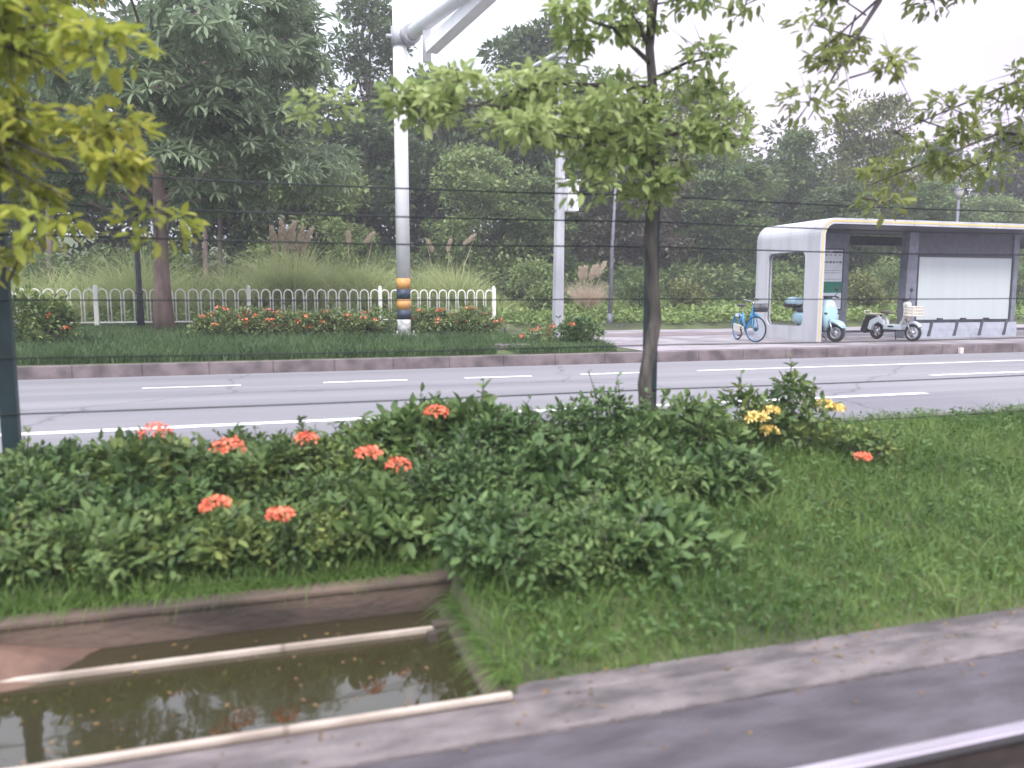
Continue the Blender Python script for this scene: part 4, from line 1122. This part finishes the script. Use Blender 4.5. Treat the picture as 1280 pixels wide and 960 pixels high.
# bare trunks seen left of the reeds
for i, (px, Y, r_, lab) in enumerate([(255, 31.8, .12, 'thin bare pinkish trunk right beside the verge tree trunk'),
                          (273, 32.3, .11, 'second thin bare trunk right of the verge tree trunk'), (60, 32, .16, 'bare pale trunk in the gloom far left behind the railing')]):
    p = at(px, 300, Y=Y); rr = np.random.default_rng(i)
    g = float(ground_h(np.array(p.x), np.array(Y)))
    t = empty('young_tree', (p.x, Y, g), 0, lab, 'tree', 'young trees with bare trunks')
    C = crown_clumps(3.6, 6.5, 1.2, 22, rr)
    P, D, Sz = clump_leaves(C, .6, 110, .24, rr); leaves_obj('crown', P, D, Sz, T_QUAD, LM['mid'], t, rr)
    trunk_mb(6.0, r_, .03, rr, [(C[k], .7) for k in range(6)]).build('trunk', M_bark_pale, t)

# verge tree with whorls of long leaves
rng = np.random.default_rng(44)
p = at(205, 411, Y=21.2); g = float(ground_h(np.array(p.x), np.array(21.2)))
vt = empty('verge_tree', (p.x, 21.2, g - 0.02), 0, 'large grey green tree with pink bark and whorled leaves on the far verge', 'tree')
C = []
for i in range(160):
    a = rng.random() * 2 * PI; u = rng.random()
    z = 3.3 + 5.6 * u + 0.5 * math.sin(2 * a)
    rmax = 4.2 * (math.sin(PI * min(.97, .20 + .62 * u)) ** 0.55) * (0.9 + .14 * math.sin(3 * a + 1) + .1 * math.sin(7 * u + 2 * a))
    r = rmax * (.35 + .65 * rng.random() ** .45)
    C.append((r * math.cos(a) + .3, r * math.sin(a), z - 0.10 * r))
C = np.array(C)
P, D, Sz = [], [], []
for c in C:
    for _ in range(16):
        d = rng.normal(size=3); d[2] = abs(d[2]) * .8; d /= np.linalg.norm(d)
        tip = c + d * np.array([.75, .75, .5]) * rng.uniform(.5, 1.15)
        ax = d + np.array([0, 0, .35]); ax /= np.linalg.norm(ax)
        s1 = np.cross(ax, [0.3, .2, 1]); s1 /= np.linalg.norm(s1); s2 = np.cross(ax, s1)
        nl = rng.integers(7, 11)
        for k in range(nl):
            an = 2 * PI * k / nl + rng.uniform(-.2, .2)
            dd = (s1 * math.cos(an) + s2 * math.sin(an)) * 1.0 + ax * rng.uniform(-.15, .45)
            P.append(tip + dd * .02); D.append(dd); Sz.append(rng.uniform(.24, .36))
leaves_obj('crown', np.array(P), np.array(D), np.array(Sz), T_LONG, LM['verge_tree'], vt, rng, roll=.25)
idx = rng.choice(len(C), 26, replace=False)
b = trunk_mb(6.8, .215, .06, rng, [(C[i], min(.95, max(.42, C[i][2] / 9))) for i in idx], n=14, wob=.10)
b.build('trunk', M_bark, vt)

# ---- grasses
def blades(name, base, height, width, lean, mat_, rng, segs=3, kind='stuff', parent=None, curl=1.0, az=None):
    n = len(base)
    a = rng.random(n) * 2 * PI if az is None else az
    dirh = np.stack([np.cos(a), np.sin(a), np.zeros(n)], 1)
    fa = rng.random(n) * 2 * PI
    sd_ = np.stack([np.cos(fa), np.sin(fa), np.zeros(n)], 1) * (width[:, None] / 2)
    V = []
    for i in range(segs + 1):
        u = i / segs
        c = base + dirh * (lean * height * u ** 2)[:, None] + np.array([0, 0, 1]) * (height * (u - 0.35 * curl * lean * u ** 2.5))[:, None]
        w = max(0.06, 1 - u ** 1.5)
        V += [c - sd_ * w, c + sd_ * w]
    V = np.stack(V, 1)
    nv = 2 * (segs + 1)
    tf = np.array([[2 * i, 2 * i + 1, 2 * i + 3, 2 * i + 2] for i in range(segs)])
    F = (tf[None] + (np.arange(n) * nv)[:, None, None]).reshape(-1, 4)
    return arrays_mesh(name, V.reshape(-1, 3), F, mat_, parent)

# far verge grass
n = 62000
X_ = rng.uniform(-14, 5.2, n); Y_ = 13.85 + (rng.random(n) ** 1.5) * 10.5
keep = (X_ < 3.95) | (Y_ > 15.2)
X_, Y_ = X_[keep], Y_[keep]
B_ = np.stack([X_, Y_, ground_h(X_, Y_)], 1)
o = blades('verge_grass', B_, rng.uniform(.10, .32, len(B_)) * np.interp(Y_, [14, 24], [1, .4]), np.full(len(B_), .022), rng.uniform(.2, .9, len(B_)), LM['verge_grass'], rng, 2)
tag(o, 'deep green strip of grass on the far verge below the white railing', 'grass', kind='stuff')
# ground cover behind the railing and path
n = 60000
X_ = rng.uniform(-14, 40, n); Y_ = rng.uniform(22.5, 31.5, n)
keep = (Y_ > 24.5) | (X_ > 7.0)
X_, Y_ = X_[keep], Y_[keep]
P = np.stack([X_, Y_, ground_h(X_, Y_) + rng.uniform(0, .22, len(X_)) * (1 + .8 * np.sin(X_ * 1.3 + Y_ * 1.7))], 1)
D = rng.normal(size=(len(P), 3)); D[:, 2] = np.abs(D[:, 2]) * .6
o = leaves_obj('ground_cover', P, D, rng.uniform(.12, .26, len(P)), T_QUAD, LM['ground'], None, rng); tag(o, 'light green leafy ground cover behind the railing and the paved path', 'ground cover', kind='stuff')
# reeds
tuft = 330
Xt = np.concatenate([rng.uniform(-13, 9.0, 280), rng.uniform(9, 36, 50)]); Yt = rng.uniform(26.6, 30.5, tuft)
ht = np.where(Xt < 7.5, rng.uniform(1.0, 3.0, tuft) * (0.85 + .25 * np.sin(Xt * 1.9) * np.sin(Xt * .7 + 1)), rng.uniform(.5, 1.2, tuft)) * np.interp(Xt, [-13, -3, 0, 4, 7, 9.5], [.80, .9, 1.0, .95, .75, .55])
per = 110
off = rng.normal(0, .15, (tuft * per, 3)) * [1, 1, 0]
base = np.repeat(np.stack([Xt, Yt, ground_h(Xt, Yt)], 1), per, 0) + off
hh = np.repeat(ht, per) * rng.uniform(.35, 1.15, tuft * per)
o = blades('reeds', base, hh, rng.uniform(.02, .06, len(base)), rng.uniform(.1, 1.25, len(base)), LM['reed'], rng, 5, az=np.arctan2(off[:, 1], off[:, 0]) + rng.normal(0, .5, len(base)))
tag(o, 'mass of tall pale green reeds and grass behind the white railing', 'reeds', kind='stuff')
# plume grasses (countable clumps)
def plume_clump(px, Y, top, nplumes, spread, lab, brown=False, pl=.75):
    p = at(px, 350, Y=Y); g = float(ground_h(np.array(p.x), np.array(float(Y))))
    t = empty('plume_grass', (p.x, Y, g), 0, lab, 'ornamental grass', 'plumed grass clumps')
    H_ = at(px, top, Y=Y).z - g
    n_ = 900
    rr = np.random.default_rng(int(px))
    base = rr.normal(0, .14, (n_, 3)) * [1, 1, 0]
    blades('blades', base, H_ * rr.uniform(.45, .85, n_), np.full(n_, .022), rr.uniform(.3, 1.0, n_), LM['plume' if brown else 'reed'], rr, 5, parent=t)
    b = MB(); P, D, Sz = [], [], []
    for k in range(nplumes):
        lx = (k / max(1, nplumes - 1) - .5) * spread + rr.uniform(-.05, .05); ly = rr.uniform(-.2, .2)
        h_ = H_ * rr.uniform(.82, 1.0)
        tipx = lx * 1.2 + .12
        b.tube([(lx * .3, ly * .3, 0), (lx * .8, ly, h_ * .6), (tipx, ly, h_ * .97)], [.012, .009, .005], 5)
        for m_ in range(260):
            u = rr.random()
            c = np.array([lx * .8 + (tipx - lx * .8) * u, ly, h_ * (.97 - pl / H_ * (1 - u))])
            ang = rr.random() * 6.28; wd = (.085 if nplumes > 4 else .04) * math.sin(PI * min(1, .12 + .85 * u))
            P.append(c + [math.cos(ang) * wd * rr.random(), math.sin(ang) * wd * rr.random(), 0]); D.append([math.cos(ang) * .4 + .15, math.sin(ang) * .4, 1.0]); Sz.append(rr.uniform(.10, .2))
    b.build('stem', LM['plume'], t)
    leaves_obj('plume', np.array(P), np.array(D), np.array(Sz), (T_QUAD[0] * [1, .5, 1], T_QUAD[1]), LM['plume'], t, rr)
plume_clump(362, 27.2, 268, 6, 1.0, 'tall clump of grass with straw coloured plumes left of the white mast', pl=.9)
plume_clump(448, 28.0, 280, 2, .7, 'clump with two thin plumes just left of the white mast', pl=.4)
plume_clump(560, 28.2, 292, 3, 1.4, 'clump with sparse leaning plumes right of the white mast', pl=.4)
plume_clump(735, 26.6, 328, 5, .8, 'dry brown grass clump between the cabinet pole and the slim post', brown=True, pl=.5)
# low shrubs along the path edge right of the poles
for i, (px, Y, top, kind, lab) in enumerate([(672, 27, 335, 'light', 'light green shrub right behind the cabinet pole foot'), (800, 28, 345, 'mid', 'low green shrub behind the near sapling trunk'),
        (860, 27.5, 355, 'olive', 'low olive shrub behind and left of the bicycle'), (1080, 27, 345, 'olive', 'yellow green shrub seen between notice column and display board'),
        (1110, 28.5, 330, 'light', 'pale shrub seen just left of the display board'), (985, 27.5, 350, 'light', 'light shrub seen through the shelter end window'), (1272, 28, 330, 'mid', 'green shrub at the right edge beyond the display board')]):
    rr = np.random.default_rng(60 + i)
    p = at(px, 380, Y=Y); g = float(ground_h(np.array(p.x), np.array(float(Y)))); H_ = at(px, top, Y=Y).z - g
    t = empty('shrub', (p.x, Y, g), 0, lab, 'shrub', 'shrubs beyond the path')
    C = crown_clumps(.15, H_, 1.0, 16, rr); P, D, Sz = clump_leaves(C, .42, 130, .15, rr)
    leaves_obj('foliage', P, D, Sz, T_QUAD, LM[kind], t, rr)
    b = MB()
    for k in range(6): b.tube([(0, 0, 0), C[k]], [.03, .008], 5)
    b.build('stem', M_bark_dark, t)

# flowering plants
def flower_head(P, D, Sz, c, rad, rr, n=40, ps=.03):
    if n > 30: n, ps, rad = n * 3, ps * .62, rad * .85
    """round head of many small petals"""
    for _ in range(n):
        d = rr.normal(size=3); d[2] = abs(d[2]) * 1.0; d /= np.linalg.norm(d)
        P.append(np.array(c) + d * rad * rr.uniform(.75, 1.05) * [1, 1, .62]); q = np.cross(d, rr.normal(size=3)); D.append(q + d * .3); Sz.append(ps * rr.uniform(.8, 1.3))

def shrub(name, loc, rx, ry, h, leafm, leaf, nclump, per, cr, flowers, fr, fm, lab, group, seed, tmpl=T_LEAF, fn_=40, ps=.03, fpos=None, cat='shrub'):
    rr = np.random.default_rng(seed)
    t = empty(name, loc, 0, lab, cat, group)
    C = []
    for k in range(nclump):
        a = rr.random() * 6.28; u = rr.random() ** .5
        zt_ = h * (1 - .45 * u * u) * rr.uniform(.25, 1.0)
        C.append((rx * u * math.cos(a), ry * u * math.sin(a), zt_))
    C = np.array(C)
    P, D, Sz = clump_leaves(C, cr, per, leaf, rr, .75, 0.1)
    b = MB()
    for k in range(nclump // 2):
        c = C[rr.integers(nclump)]; Ls = rr.uniform(.10, .26) * (h / .35) ** .4
        tipv = c + np.array([rr.normal(0, .08), rr.normal(0, .08), Ls])
        b.tube([tuple(c), tuple(tipv)], [.004, .002], 4)
        q = rr.random((9, 1)); pp = c + (tipv - c) * q; dd = rr.normal(size=(9, 3)); dd[:, 2] = np.abs(dd[:, 2]) * .6 + .2
        P = np.concatenate([P, pp]); D = np.concatenate([D, dd]); Sz = np.concatenate([Sz, leaf * rr.uniform(.5, 1.15, 9)])
    leaves_obj('foliage', P, D, Sz, tmpl, LM[leafm], t, rr)
    for k in range(min(9, nclump)):
        b.tube([(C[k][0] * .25, C[k][1] * .25, -.03), (C[k][0] * .7, C[k][1] * .7, C[k][2] * .5), tuple(C[k])], [.012, .009, .004], 5)
    b.build('stem', M_bark_dark, t)
    if flowers or fpos:
        fl = []
        if fpos: fl = [np.array(q) - np.array(loc) for q in fpos]
        for k in range(flowers):
            c = C[rr.integers(len(C))]
            fl.append(np.array([c[0] + rr.uniform(-.5, .5) * cr, c[1] - cr * rr.uniform(0, .6), c[2] + cr * .6]))
        for c in fl:
            P, D, Sz = [], [], []
            flower_head(P, D, Sz, c, fr * rr.uniform(.75, 1.15), rr, fn_, ps)
            leaves_obj('flower', np.array(P), np.array(D), np.array(Sz), T_QUAD, fm, t, rr)
            if fpos:
                b = MB(); b.tube([tuple(c - np.array([0, 0, fr * .2])), (c[0] * .8, c[1] * .8 + .02, max(.02, c[2] - .25))], .005, 5); b.build('flower_stalk', LM[leafm], t)
    return t

# far bed of flowering shrubs along the railing, from x=265 to x=615 in the photo
fb = [(285, 'first low orange flowered shrub of the far bed right of the verge tree'), (318, 'dense red and orange flowered shrub at the second railing post'),
      (352, 'flowered shrub below the tallest straw plumes'), (392, 'sparse flowered shrub with one bright red bloom midway along the far bed'), (432, 'yellow leaved shrub with small orange blooms left of the mast foot'),
      (470, 'leafy nearly flowerless shrub touching the mast foot from the left'), (535, 'orange flowered shrub just right of the mast foot'), (565, 'red flowered shrub in the right part of the far bed'), (596, 'last red flowered shrub at the right end of the white railing')]
for i, (px, lab) in enumerate(fb):
    p = at(px, 400, Y=18.6 if i < 5 else 18.3); g = float(ground_h(np.array(p.x), np.array(p.y)))
    shrub('flowering_shrub', (p.x, p.y, g - .02), .68, .45, .62, 'ixora', .085, 36, 70, .16, [12, 16, 12, 8, 10, 4, 10, 12, 13][i], .06, M_flower, lab, 'flowering shrubs in the far bed', 100 + i, T_QUAD, 16, .05)
p = at(45, 425, Y=17.2); g = float(ground_h(np.array(p.x), np.array(p.y)))
shrub('round_bush', (p.x, p.y, g - .02), .62, .5, 1.05, 'hedge_mix', .11, 34, 90, .24, 0, .07, M_flower, 'rounded green bush with a red bloom at the left end of the far verge', None, 130, T_QUAD, 16, .05, fpos=[at(82, 411, Y=16.9), at(62, 395, Y=16.8)], cat='bush')
p = at(672, 425, Y=15.9); g = float(ground_h(np.array(p.x), np.array(p.y)))
shrub('flowering_shrub', (p.x, p.y, g - .03), .45, .3, .45, 'ixora', .08, 16, 55, .14, 8, .055, M_flower, 'low pink and orange flowered shrub left of the cabinet pole foot', 'flowering shrubs in the far bed', 141, T_QUAD, 16, .045)
p = at(722, 432, Y=15.3); g = float(ground_h(np.array(p.x), np.array(p.y)))
shrub('flowering_shrub', (p.x, p.y, g - .03), .42, .35, .55, 'hedge_dark', .09, 22, 80, .17, 0, .06, M_flower, 'dark green shrub with one large red bloom right of the cabinet pole foot', 'flowering shrubs in the far bed', 142, T_QUAD, 20, .05, fpos=[at(714, 406, Y=15.0)])
# grass patch around that pole
n = 7000
X_ = rng.uniform(4.35, 6.9, n); Y_ = 13.85 + rng.random(n) ** 1.2 * 3.8
keep = (X_ - 4.35) < 2.0 + (Y_ - 13.85) * .25
X_, Y_ = X_[keep], Y_[keep]
o = blades('planted_patch', np.stack([X_, Y_, np.full(len(X_), .2)], 1), rng.uniform(.08, .24, len(X_)), np.full(len(X_), .022), rng.uniform(.2, .9, len(X_)), LM['verge_grass'], rng, 2)
tag(o, 'small patch of grass round the foot of the cabinet pole', 'grass', kind='stuff')
sheet('soil_patch', 4.3, 6.9, 13.82, 17.8, 0.212, M_soil)

# ---- near bank
n = 110000
X_ = -3.2 + rng.random(n) ** 1.15 * 17; Y_ = rng.uniform(3.04, 6.0, n)
keep = ((X_ > TX + .10) | (Y_ > 4.16))
X_, Y_ = X_[keep], Y_[keep]
o = blades('bank_grass', np.stack([X_, Y_, bank_h(X_, Y_) - .01], 1), rng.uniform(.05, .20, len(X_)) * np.interp(Y_, [3.04, 3.3], [.6, 1]), rng.uniform(.005, .010, len(X_)), rng.uniform(.2, 1.1, len(X_)), LM['grass'], rng, 3)
tag(o, 'green grass growing down the bank to the trackside strip', 'grass', kind='stuff')
n = 20000
X_ = TX + .3 + rng.random(n) ** 1.2 * 13; Y_ = rng.uniform(3.08, 6.0, n)
P = np.stack([X_, Y_, bank_h(X_, Y_) + rng.uniform(.0, .12, n)], 1); D = rng.normal(size=(n, 3)); D[:, 2] = np.abs(D[:, 2]) * .5
o = leaves_obj('bank_creeper', P, D, rng.uniform(.025, .06, n), T_LEAF, LM['creeper'], None, rng); tag(o, 'small leaved creeper spreading over the bank', 'creeper', kind='stuff')

n = 1500
X_ = rng.uniform(-3, 11, n); Y_ = 2.25 + rng.random(n) ** .4 * .95
P = np.stack([X_, Y_, np.where(Y_ > 2.69, -.356, -.371)], 1); D = rng.normal(size=(n, 3)); D[:, 2] *= .08
keep = (X_ > TX + .1) | (Y_ < 2.92)
keep &= rng.random(n) < np.interp(np.sin(X_ * 2.3) + np.sin(X_ * 5.1 + 1), [-2, 2], [.1, .9])
o = leaves_obj('leaf_litter', P[keep], D[keep], rng.uniform(.008, .035, n)[keep], T_LEAF, LM['twig'], None, rng, .1); tag(o, 'dry leaf scraps and dirt scattered over the trackside strip', 'litter', kind='stuff')
n = 5200
X_ = np.where(rng.random(n) < .22, rng.uniform(TX + .09, TX + .2, n), rng.uniform(-4, TX, n)); side_ = X_ > TX
Y_ = np.where(side_, rng.uniform(3.03, 4.1, n), rng.uniform(4.16, 4.26, n))
bz = np.where(side_, -.372, -.25)
o = blades('rim_grass', np.stack([X_, Y_, bz], 1), rng.uniform(.05, .19, n), rng.uniform(.005, .010, n), rng.uniform(.4, 1.5, n), LM['grass'], rng, 5, curl=2.2, az=np.where(side_, PI, -PI / 2) + rng.normal(0, .5, n))
tag(o, 'grass drooping over the edges of the channel', 'grass', kind='stuff')
n = 160
P = np.stack([rng.uniform(-3, TX - .1, n), rng.uniform(3.0, 4.0, n), np.full(n, -.397)], 1); D = rng.normal(size=(n, 3)); D[:, 2] = 0
o = leaves_obj('floating_leaves', P, D, rng.uniform(.01, .035, n), T_QUAD, LM['twig'], None, rng, .02); tag(o, 'scraps of leaf floating on the brown channel water', 'floating leaves', kind='stuff')
n = 3200
Xc = rng.uniform(TX + .1, 12, 130); Yc = rng.uniform(3.1, 5.9, 130); k_ = rng.integers(0, 130, n)
X_ = Xc[k_] + rng.normal(0, .04, n); Y_ = np.clip(Yc[k_] + rng.normal(0, .04, n), 3.05, 6)
o = blades('weeds', np.stack([X_, Y_, bank_h(X_, Y_)], 1), rng.uniform(.12, .34, n), rng.uniform(.005, .011, n), rng.uniform(.3, 1.2, n), LM['weed'], rng, 5)
tag(o, 'taller pale weeds standing out of the bank grass', 'weeds', kind='stuff')

def onbank(px, Y): return at(px, 400, Y=Y).x
NB = [ # photo x, Y, rx, h, leaves, flowers(px,py list), label
 (-40, 5.45, .5, .26, 'hedge_dark', [], 'near shrub cut by the left edge of the photo above the channel'),
 (70, 5.5, .45, .22, 'hedge_dark', [], 'low dark near shrub beside the left fence post'),
 (180, 5.5, .42, .26, 'hedge_mix', [(195, 541)], 'near shrub with one salmon bloom standing over the white road line at left'),
 (285, 5.45, .42, .26, 'hedge_mix', [(285, 561), (270, 633)], 'yellowish near shrub with faded blooms left of the brightest flowers'),
 (375, 5.40, .42, .30, 'hedge_mix', [(383, 550), (350, 645)], 'near shrub with a red bloom low down above the channel rim'),
 (465, 5.40, .42, .33, 'hedge_mix', [(461, 569), (498, 583)], 'near shrub carrying the two brightest orange red blooms'),
 (555, 5.45, .45, .42, 'hedge_dark', [(545, 517)], 'dark near shrub with one bloom at its top above the channel end'),
 (640, 5.2, .48, .44, 'hedge_dark', [], 'dark near shrub right of the channel end'),
 (735, 5.25, .48, .44, 'hedge_dark', [], 'dark broad leaved near shrub left of the sapling trunk'),
 (850, 5.25, .48, .42, 'hedge_dark', [], 'dark near shrub right of the sapling trunk'),
]
for i, (px, Y, rx, h, lm, fl, lab) in enumerate(NB):
    x = onbank(px, Y); g = float(bank_h(np.array(x), np.array(Y)))
    fp = [at(a, c, Y=(4.2 if c > 600 else 4.75 if c > 560 else Y - .2)) for a, c in fl]
    shrub('near_shrub', (x, Y, g), rx, .36, h, ['hedge_soft', lm, lm][i % 3], [.06, .085, .105, .07][i % 4], [60, 44, 36, 54][i % 4], 60, .13, 0, .10, M_flower, lab, 'shrubs on the near bank', 200 + i, T_LEAF, 46, .045, fpos=fp or None)
# lower dark foliage between channel end and bank foot
low = [(-30, 4.65, .45, .20, 'mix', 'low leafy shrub on the slope at the extreme left above the channel rim'), (110, 4.6, .42, .20, 'dark', 'low leafy shrub on the slope above the left part of the channel rim'),
 (240, 4.62, .40, .21, 'mix', 'low yellowish shrub on the slope below the faded blooms'), (370, 4.62, .40, .20, 'mix', 'low shrub on the slope right under the lowest red bloom'), (480, 4.65, .40, .26, 'dark', 'low leafy shrub on the slope above the right part of the channel rim'),
 (20, 5.05, .42, .22, 'dark', 'mid slope shrub just right of the left fence post'), (200, 5.05, .42, .22, 'dark', 'mid slope shrub beneath the leftmost salmon bloom'), (410, 5.05, .42, .24, 'mix', 'mid slope yellow green shrub just below the brightest blooms'),
 (585, 4.7, .42, .34, 'dark', 'dark mid slope shrub straight above the channel end slab'), (690, 4.6, .42, .34, 'dark', 'dark mid slope shrub left below the sapling trunk'), (790, 4.6, .42, .32, 'dark', 'dark mid slope shrub right below the sapling trunk'),
 (890, 4.7, .40, .28, 'dark', 'dark mid slope shrub where the open grass begins'),
 (630, 4.0, .34, .30, 'dark', 'low dark shrub hanging over the right end of the channel'), (720, 3.9, .36, .26, 'dark', 'low dark shrub at the foot of the bank below the sapling'), (815, 3.95, .36, .24, 'dark', 'low dark shrub at the foot of the bank where the grass begins')]
for i, (px, Y, rx, h, kd, lab) in enumerate(low):
    x = onbank(px, Y); g = float(bank_h(np.array(x), np.array(Y)))
    shrub('near_shrub', (x, Y, g), rx, .34, h, 'hedge_soft' if i % 3 == 1 else 'hedge_' + kd, [.055, .08, .07, .045, .095][i % 5], [54, 34, 40, 70, 30][i % 5], 60, .12, 0, .07, M_flower, lab, 'shrubs on the near bank', 230 + i, T_LEAF)
# yellow flowered plant, orange flower on the grass side
x = onbank(975, 5.3); g = float(bank_h(np.array(x), np.array(5.3)))
shrub('yellow_flower_plant', (x, 5.3, g), .38, .3, .60, 'hedge_mix', .075, 26, 50, .14, 0, .085, M_flower_y, 'slender plant with yellow blooms rising above the bank before the road', None, 240, T_LEAF, 60, .05,
      fpos=[at(945, 524, Y=5.1), at(965, 515, Y=5.15), at(1045, 512, Y=5.1), at(962, 540, Y=5.1), at(1030, 508, Y=5.2)], cat='flower')
x = onbank(1085, 5.0); g = float(bank_h(np.array(x), np.array(5.0)))
shrub('orange_flower_plant', (x, 5.0, g), .22, .2, .25, 'hedge_mix', .06, 12, 40, .1, 0, .06, M_flower, 'small plant with one orange bloom low in the grass at right', None, 241, T_LEAF, 50, .04, fpos=[at(1078, 572, Y=4.72)], cat='flower')

# ---- near street trees: sapling with spreading branches and two more at the edges
def near_tree(name, base, trunk_pts, trunk_r, branches, leafm, leaf, lab, seed, per=55, cr=.2):
    """branches: list of (start, end, n clumps along it)"""
    rr = np.random.default_rng(seed)
    t = empty(name, base, 0, lab, 'tree', 'roadside trees along the fence')
    B0 = Vector(base)
    b = MB(); b.tube([Vector(q) - B0 for q in trunk_pts], trunk_r, 12)
    bmesh.ops.subdivide_edges(b.bm, edges=b.bm.edges[:], cuts=3, use_grid_fill=True)
    for v in b.bm.verts: v.co += Vector((rr.normal(0, .003), rr.normal(0, .003), 0))
    b.build('trunk', M_bark_near, t)
    b = MB(); P, D, Sz = [], [], []
    for (s, e, nc, rad) in branches:
        s = Vector(s) - B0; e = Vector(e) - B0
        mid = s.lerp(e, .5) + Vector((rr.uniform(-.05, .05), rr.uniform(-.1, .1), .08 * (e - s).length))
        b.tube([s, mid, e], [rad, rad * .6, rad * .2], 6)
        for k in range(nc):
            u = (k + 1) / nc
            c = s.lerp(mid, u * 2) if u < .5 else mid.lerp(e, u * 2 - 1)
            c = np.array(c) + rr.normal(0, .07, 3)
            tw = np.array(c) + rr.normal(0, .16, 3) * [1.2, 1, .6]
            b.tube([Vector(c), Vector(tw)], [.008, .004], 4)
            p_, d_, s_ = clump_leaves(np.array([tw]), cr * (1.0 if u > .3 else .7), per, leaf, rr, .55, -.1)
            P.append(p_); D.append(d_ + [0, 0, -.25]); Sz.append(s_)
            for _q in range(4):
                tp_ = tw + rr.normal(0, .13, 3)
                b.tube([Vector(tw), Vector(tp_)], [.004, .0015], 4)
    b.build('branches', M_bark_dark, t)
    leaves_obj('crown', np.concatenate(P), np.concatenate(D), np.concatenate(Sz), T_LEAF, LM[leafm], t, rr, .7)
    return t
Yt = 5.35
bs = at(813, 560, Y=Yt); bs.z = float(bank_h(np.array(bs.x), np.array(Yt))) - .05
near_tree('sapling', bs, [bs, at(806, 480, Y=Yt), at(819, 400, Y=Yt), at(813, 300, Y=Yt), at(822, 190, Y=Yt), at(812, 60, Y=Yt), at(815, -120, Y=Yt)], [.06, .052, .046, .043, .038, .03, .015],
    [(at(821, 210, Y=Yt), at(450, 118, Y=5.0), 10, .026), (at(821, 190, Y=Yt), at(640, 160, Y=4.7), 8, .024), (at(821, 170, Y=Yt), at(930, 170, Y=4.9), 6, .02),
     (at(820, 180, Y=Yt), at(740, 205, Y=4.8), 5, .018), (at(816, 110, Y=Yt), at(540, 150, Y=5.1), 7, .02), (at(814, 80, Y=Yt), at(720, 20, Y=5.0), 3, .02),
     (at(816, 100, Y=Yt), at(900, 70, Y=5.2), 4, .02), (at(814, 60, Y=Yt), at(850, -80, Y=5.0), 4, .02), (at(814, 60, Y=Yt), at(690, -60, Y=5.3), 4, .02), (at(822, 200, Y=Yt), at(860, 215, Y=4.9), 4, .015)],
    'near_green', .085, 'near roadside sapling with a thin dark trunk and light green spreading branches', 301, per=105, cr=.19)
Yt = 4.75
b0 = at(-160, 700, Y=Yt); b0.z = -.4
b0.z = 0.0 if False else float(bank_h(np.array(b0.x), np.array(5.4))); b0.y = 5.4
b0 = at(-150, 600, Y=5.4); b0.z = float(bank_h(np.array(b0.x), np.array(5.4))) - .05
near_tree('sapling', b0, [b0, at(-150, 300, Y=5.3), at(-150, 60, Y=5.2), at(-120, -160, Y=5.1)], [.08, .06, .05, .02],
    [(at(-150, 160, Y=5.2), at(105, 215, Y=4.3), 8, .025), (at(-150, 100, Y=5.2), at(70, 30, Y=4.4), 8, .025), (at(-150, 120, Y=5.2), at(20, 140, Y=4.5), 6, .02), (at(-150, 60, Y=5.2), at(140, -60, Y=4.6), 9, .02),
     (at(-150, 180, Y=5.2), at(90, 250, Y=4.4), 6, .018), (at(-150, 240, Y=5.2), at(20, 345, Y=4.5), 4, .015), (at(-150, 60, Y=5.2), at(60, 70, Y=4.4), 7, .02)],
    'near_yellow', .09, 'yellow green near tree whose branches hang into the top left corner', 302, per=105, cr=.18)
b0 = at(1420, 560, Y=5.4); b0.z = float(bank_h(np.array(b0.x), np.array(5.4))) - .05
near_tree('sapling', b0, [b0, at(1420, 300, Y=5.4), at(1400, 60, Y=5.4), at(1350, -150, Y=5.3)], [.09, .07, .06, .04],
    [(at(1350, -150, Y=5.3), at(1030, 60, Y=5.0), 9, .03), (at(1350, -150, Y=5.3), at(1150, -20, Y=5.1), 8, .03), (at(1100, 0, Y=5.1), at(1010, 150, Y=5.0), 5, .02), (at(1350, -150, Y=5.3), at(960, -30, Y=5.3), 9, .025),
     (at(1405, 110, Y=5.4), at(1120, 165, Y=5.0), 8, .022), (at(1410, 180, Y=5.4), at(1085, 232, Y=5.0), 9, .022), (at(1410, 160, Y=5.4), at(1200, 215, Y=5.1), 6, .02)],
    'near_olive', .085, 'near tree with olive leaves hanging into the top right corner', 303, per=80, cr=.18)

# ------------------------------------------------------------------ added haze volume: lifts the dark tones, standing in for window glare
hz = MB(); hz.box((0, 430, 7.5), (1500, 1100, 19))
hm = bpy.data.materials.new('haze'); hm.use_nodes = True
ht_ = hm.node_tree
for n_ in list(ht_.nodes): ht_.nodes.remove(n_)
pv = ht_.nodes.new('ShaderNodeVolumePrincipled'); ho = ht_.nodes.new('ShaderNodeOutputMaterial')
pv.inputs['Color'].default_value = (0.93, 0.95, 0.97, 1); pv.inputs['Density'].default_value = HAZE
ht_.links.new(pv.outputs['Volume'], ho.inputs['Volume'])
o = hz.build('haze', hm); tag(o, 'thin pale haze added over road and wood to lift the dark tones', 'haze', kind='stuff')
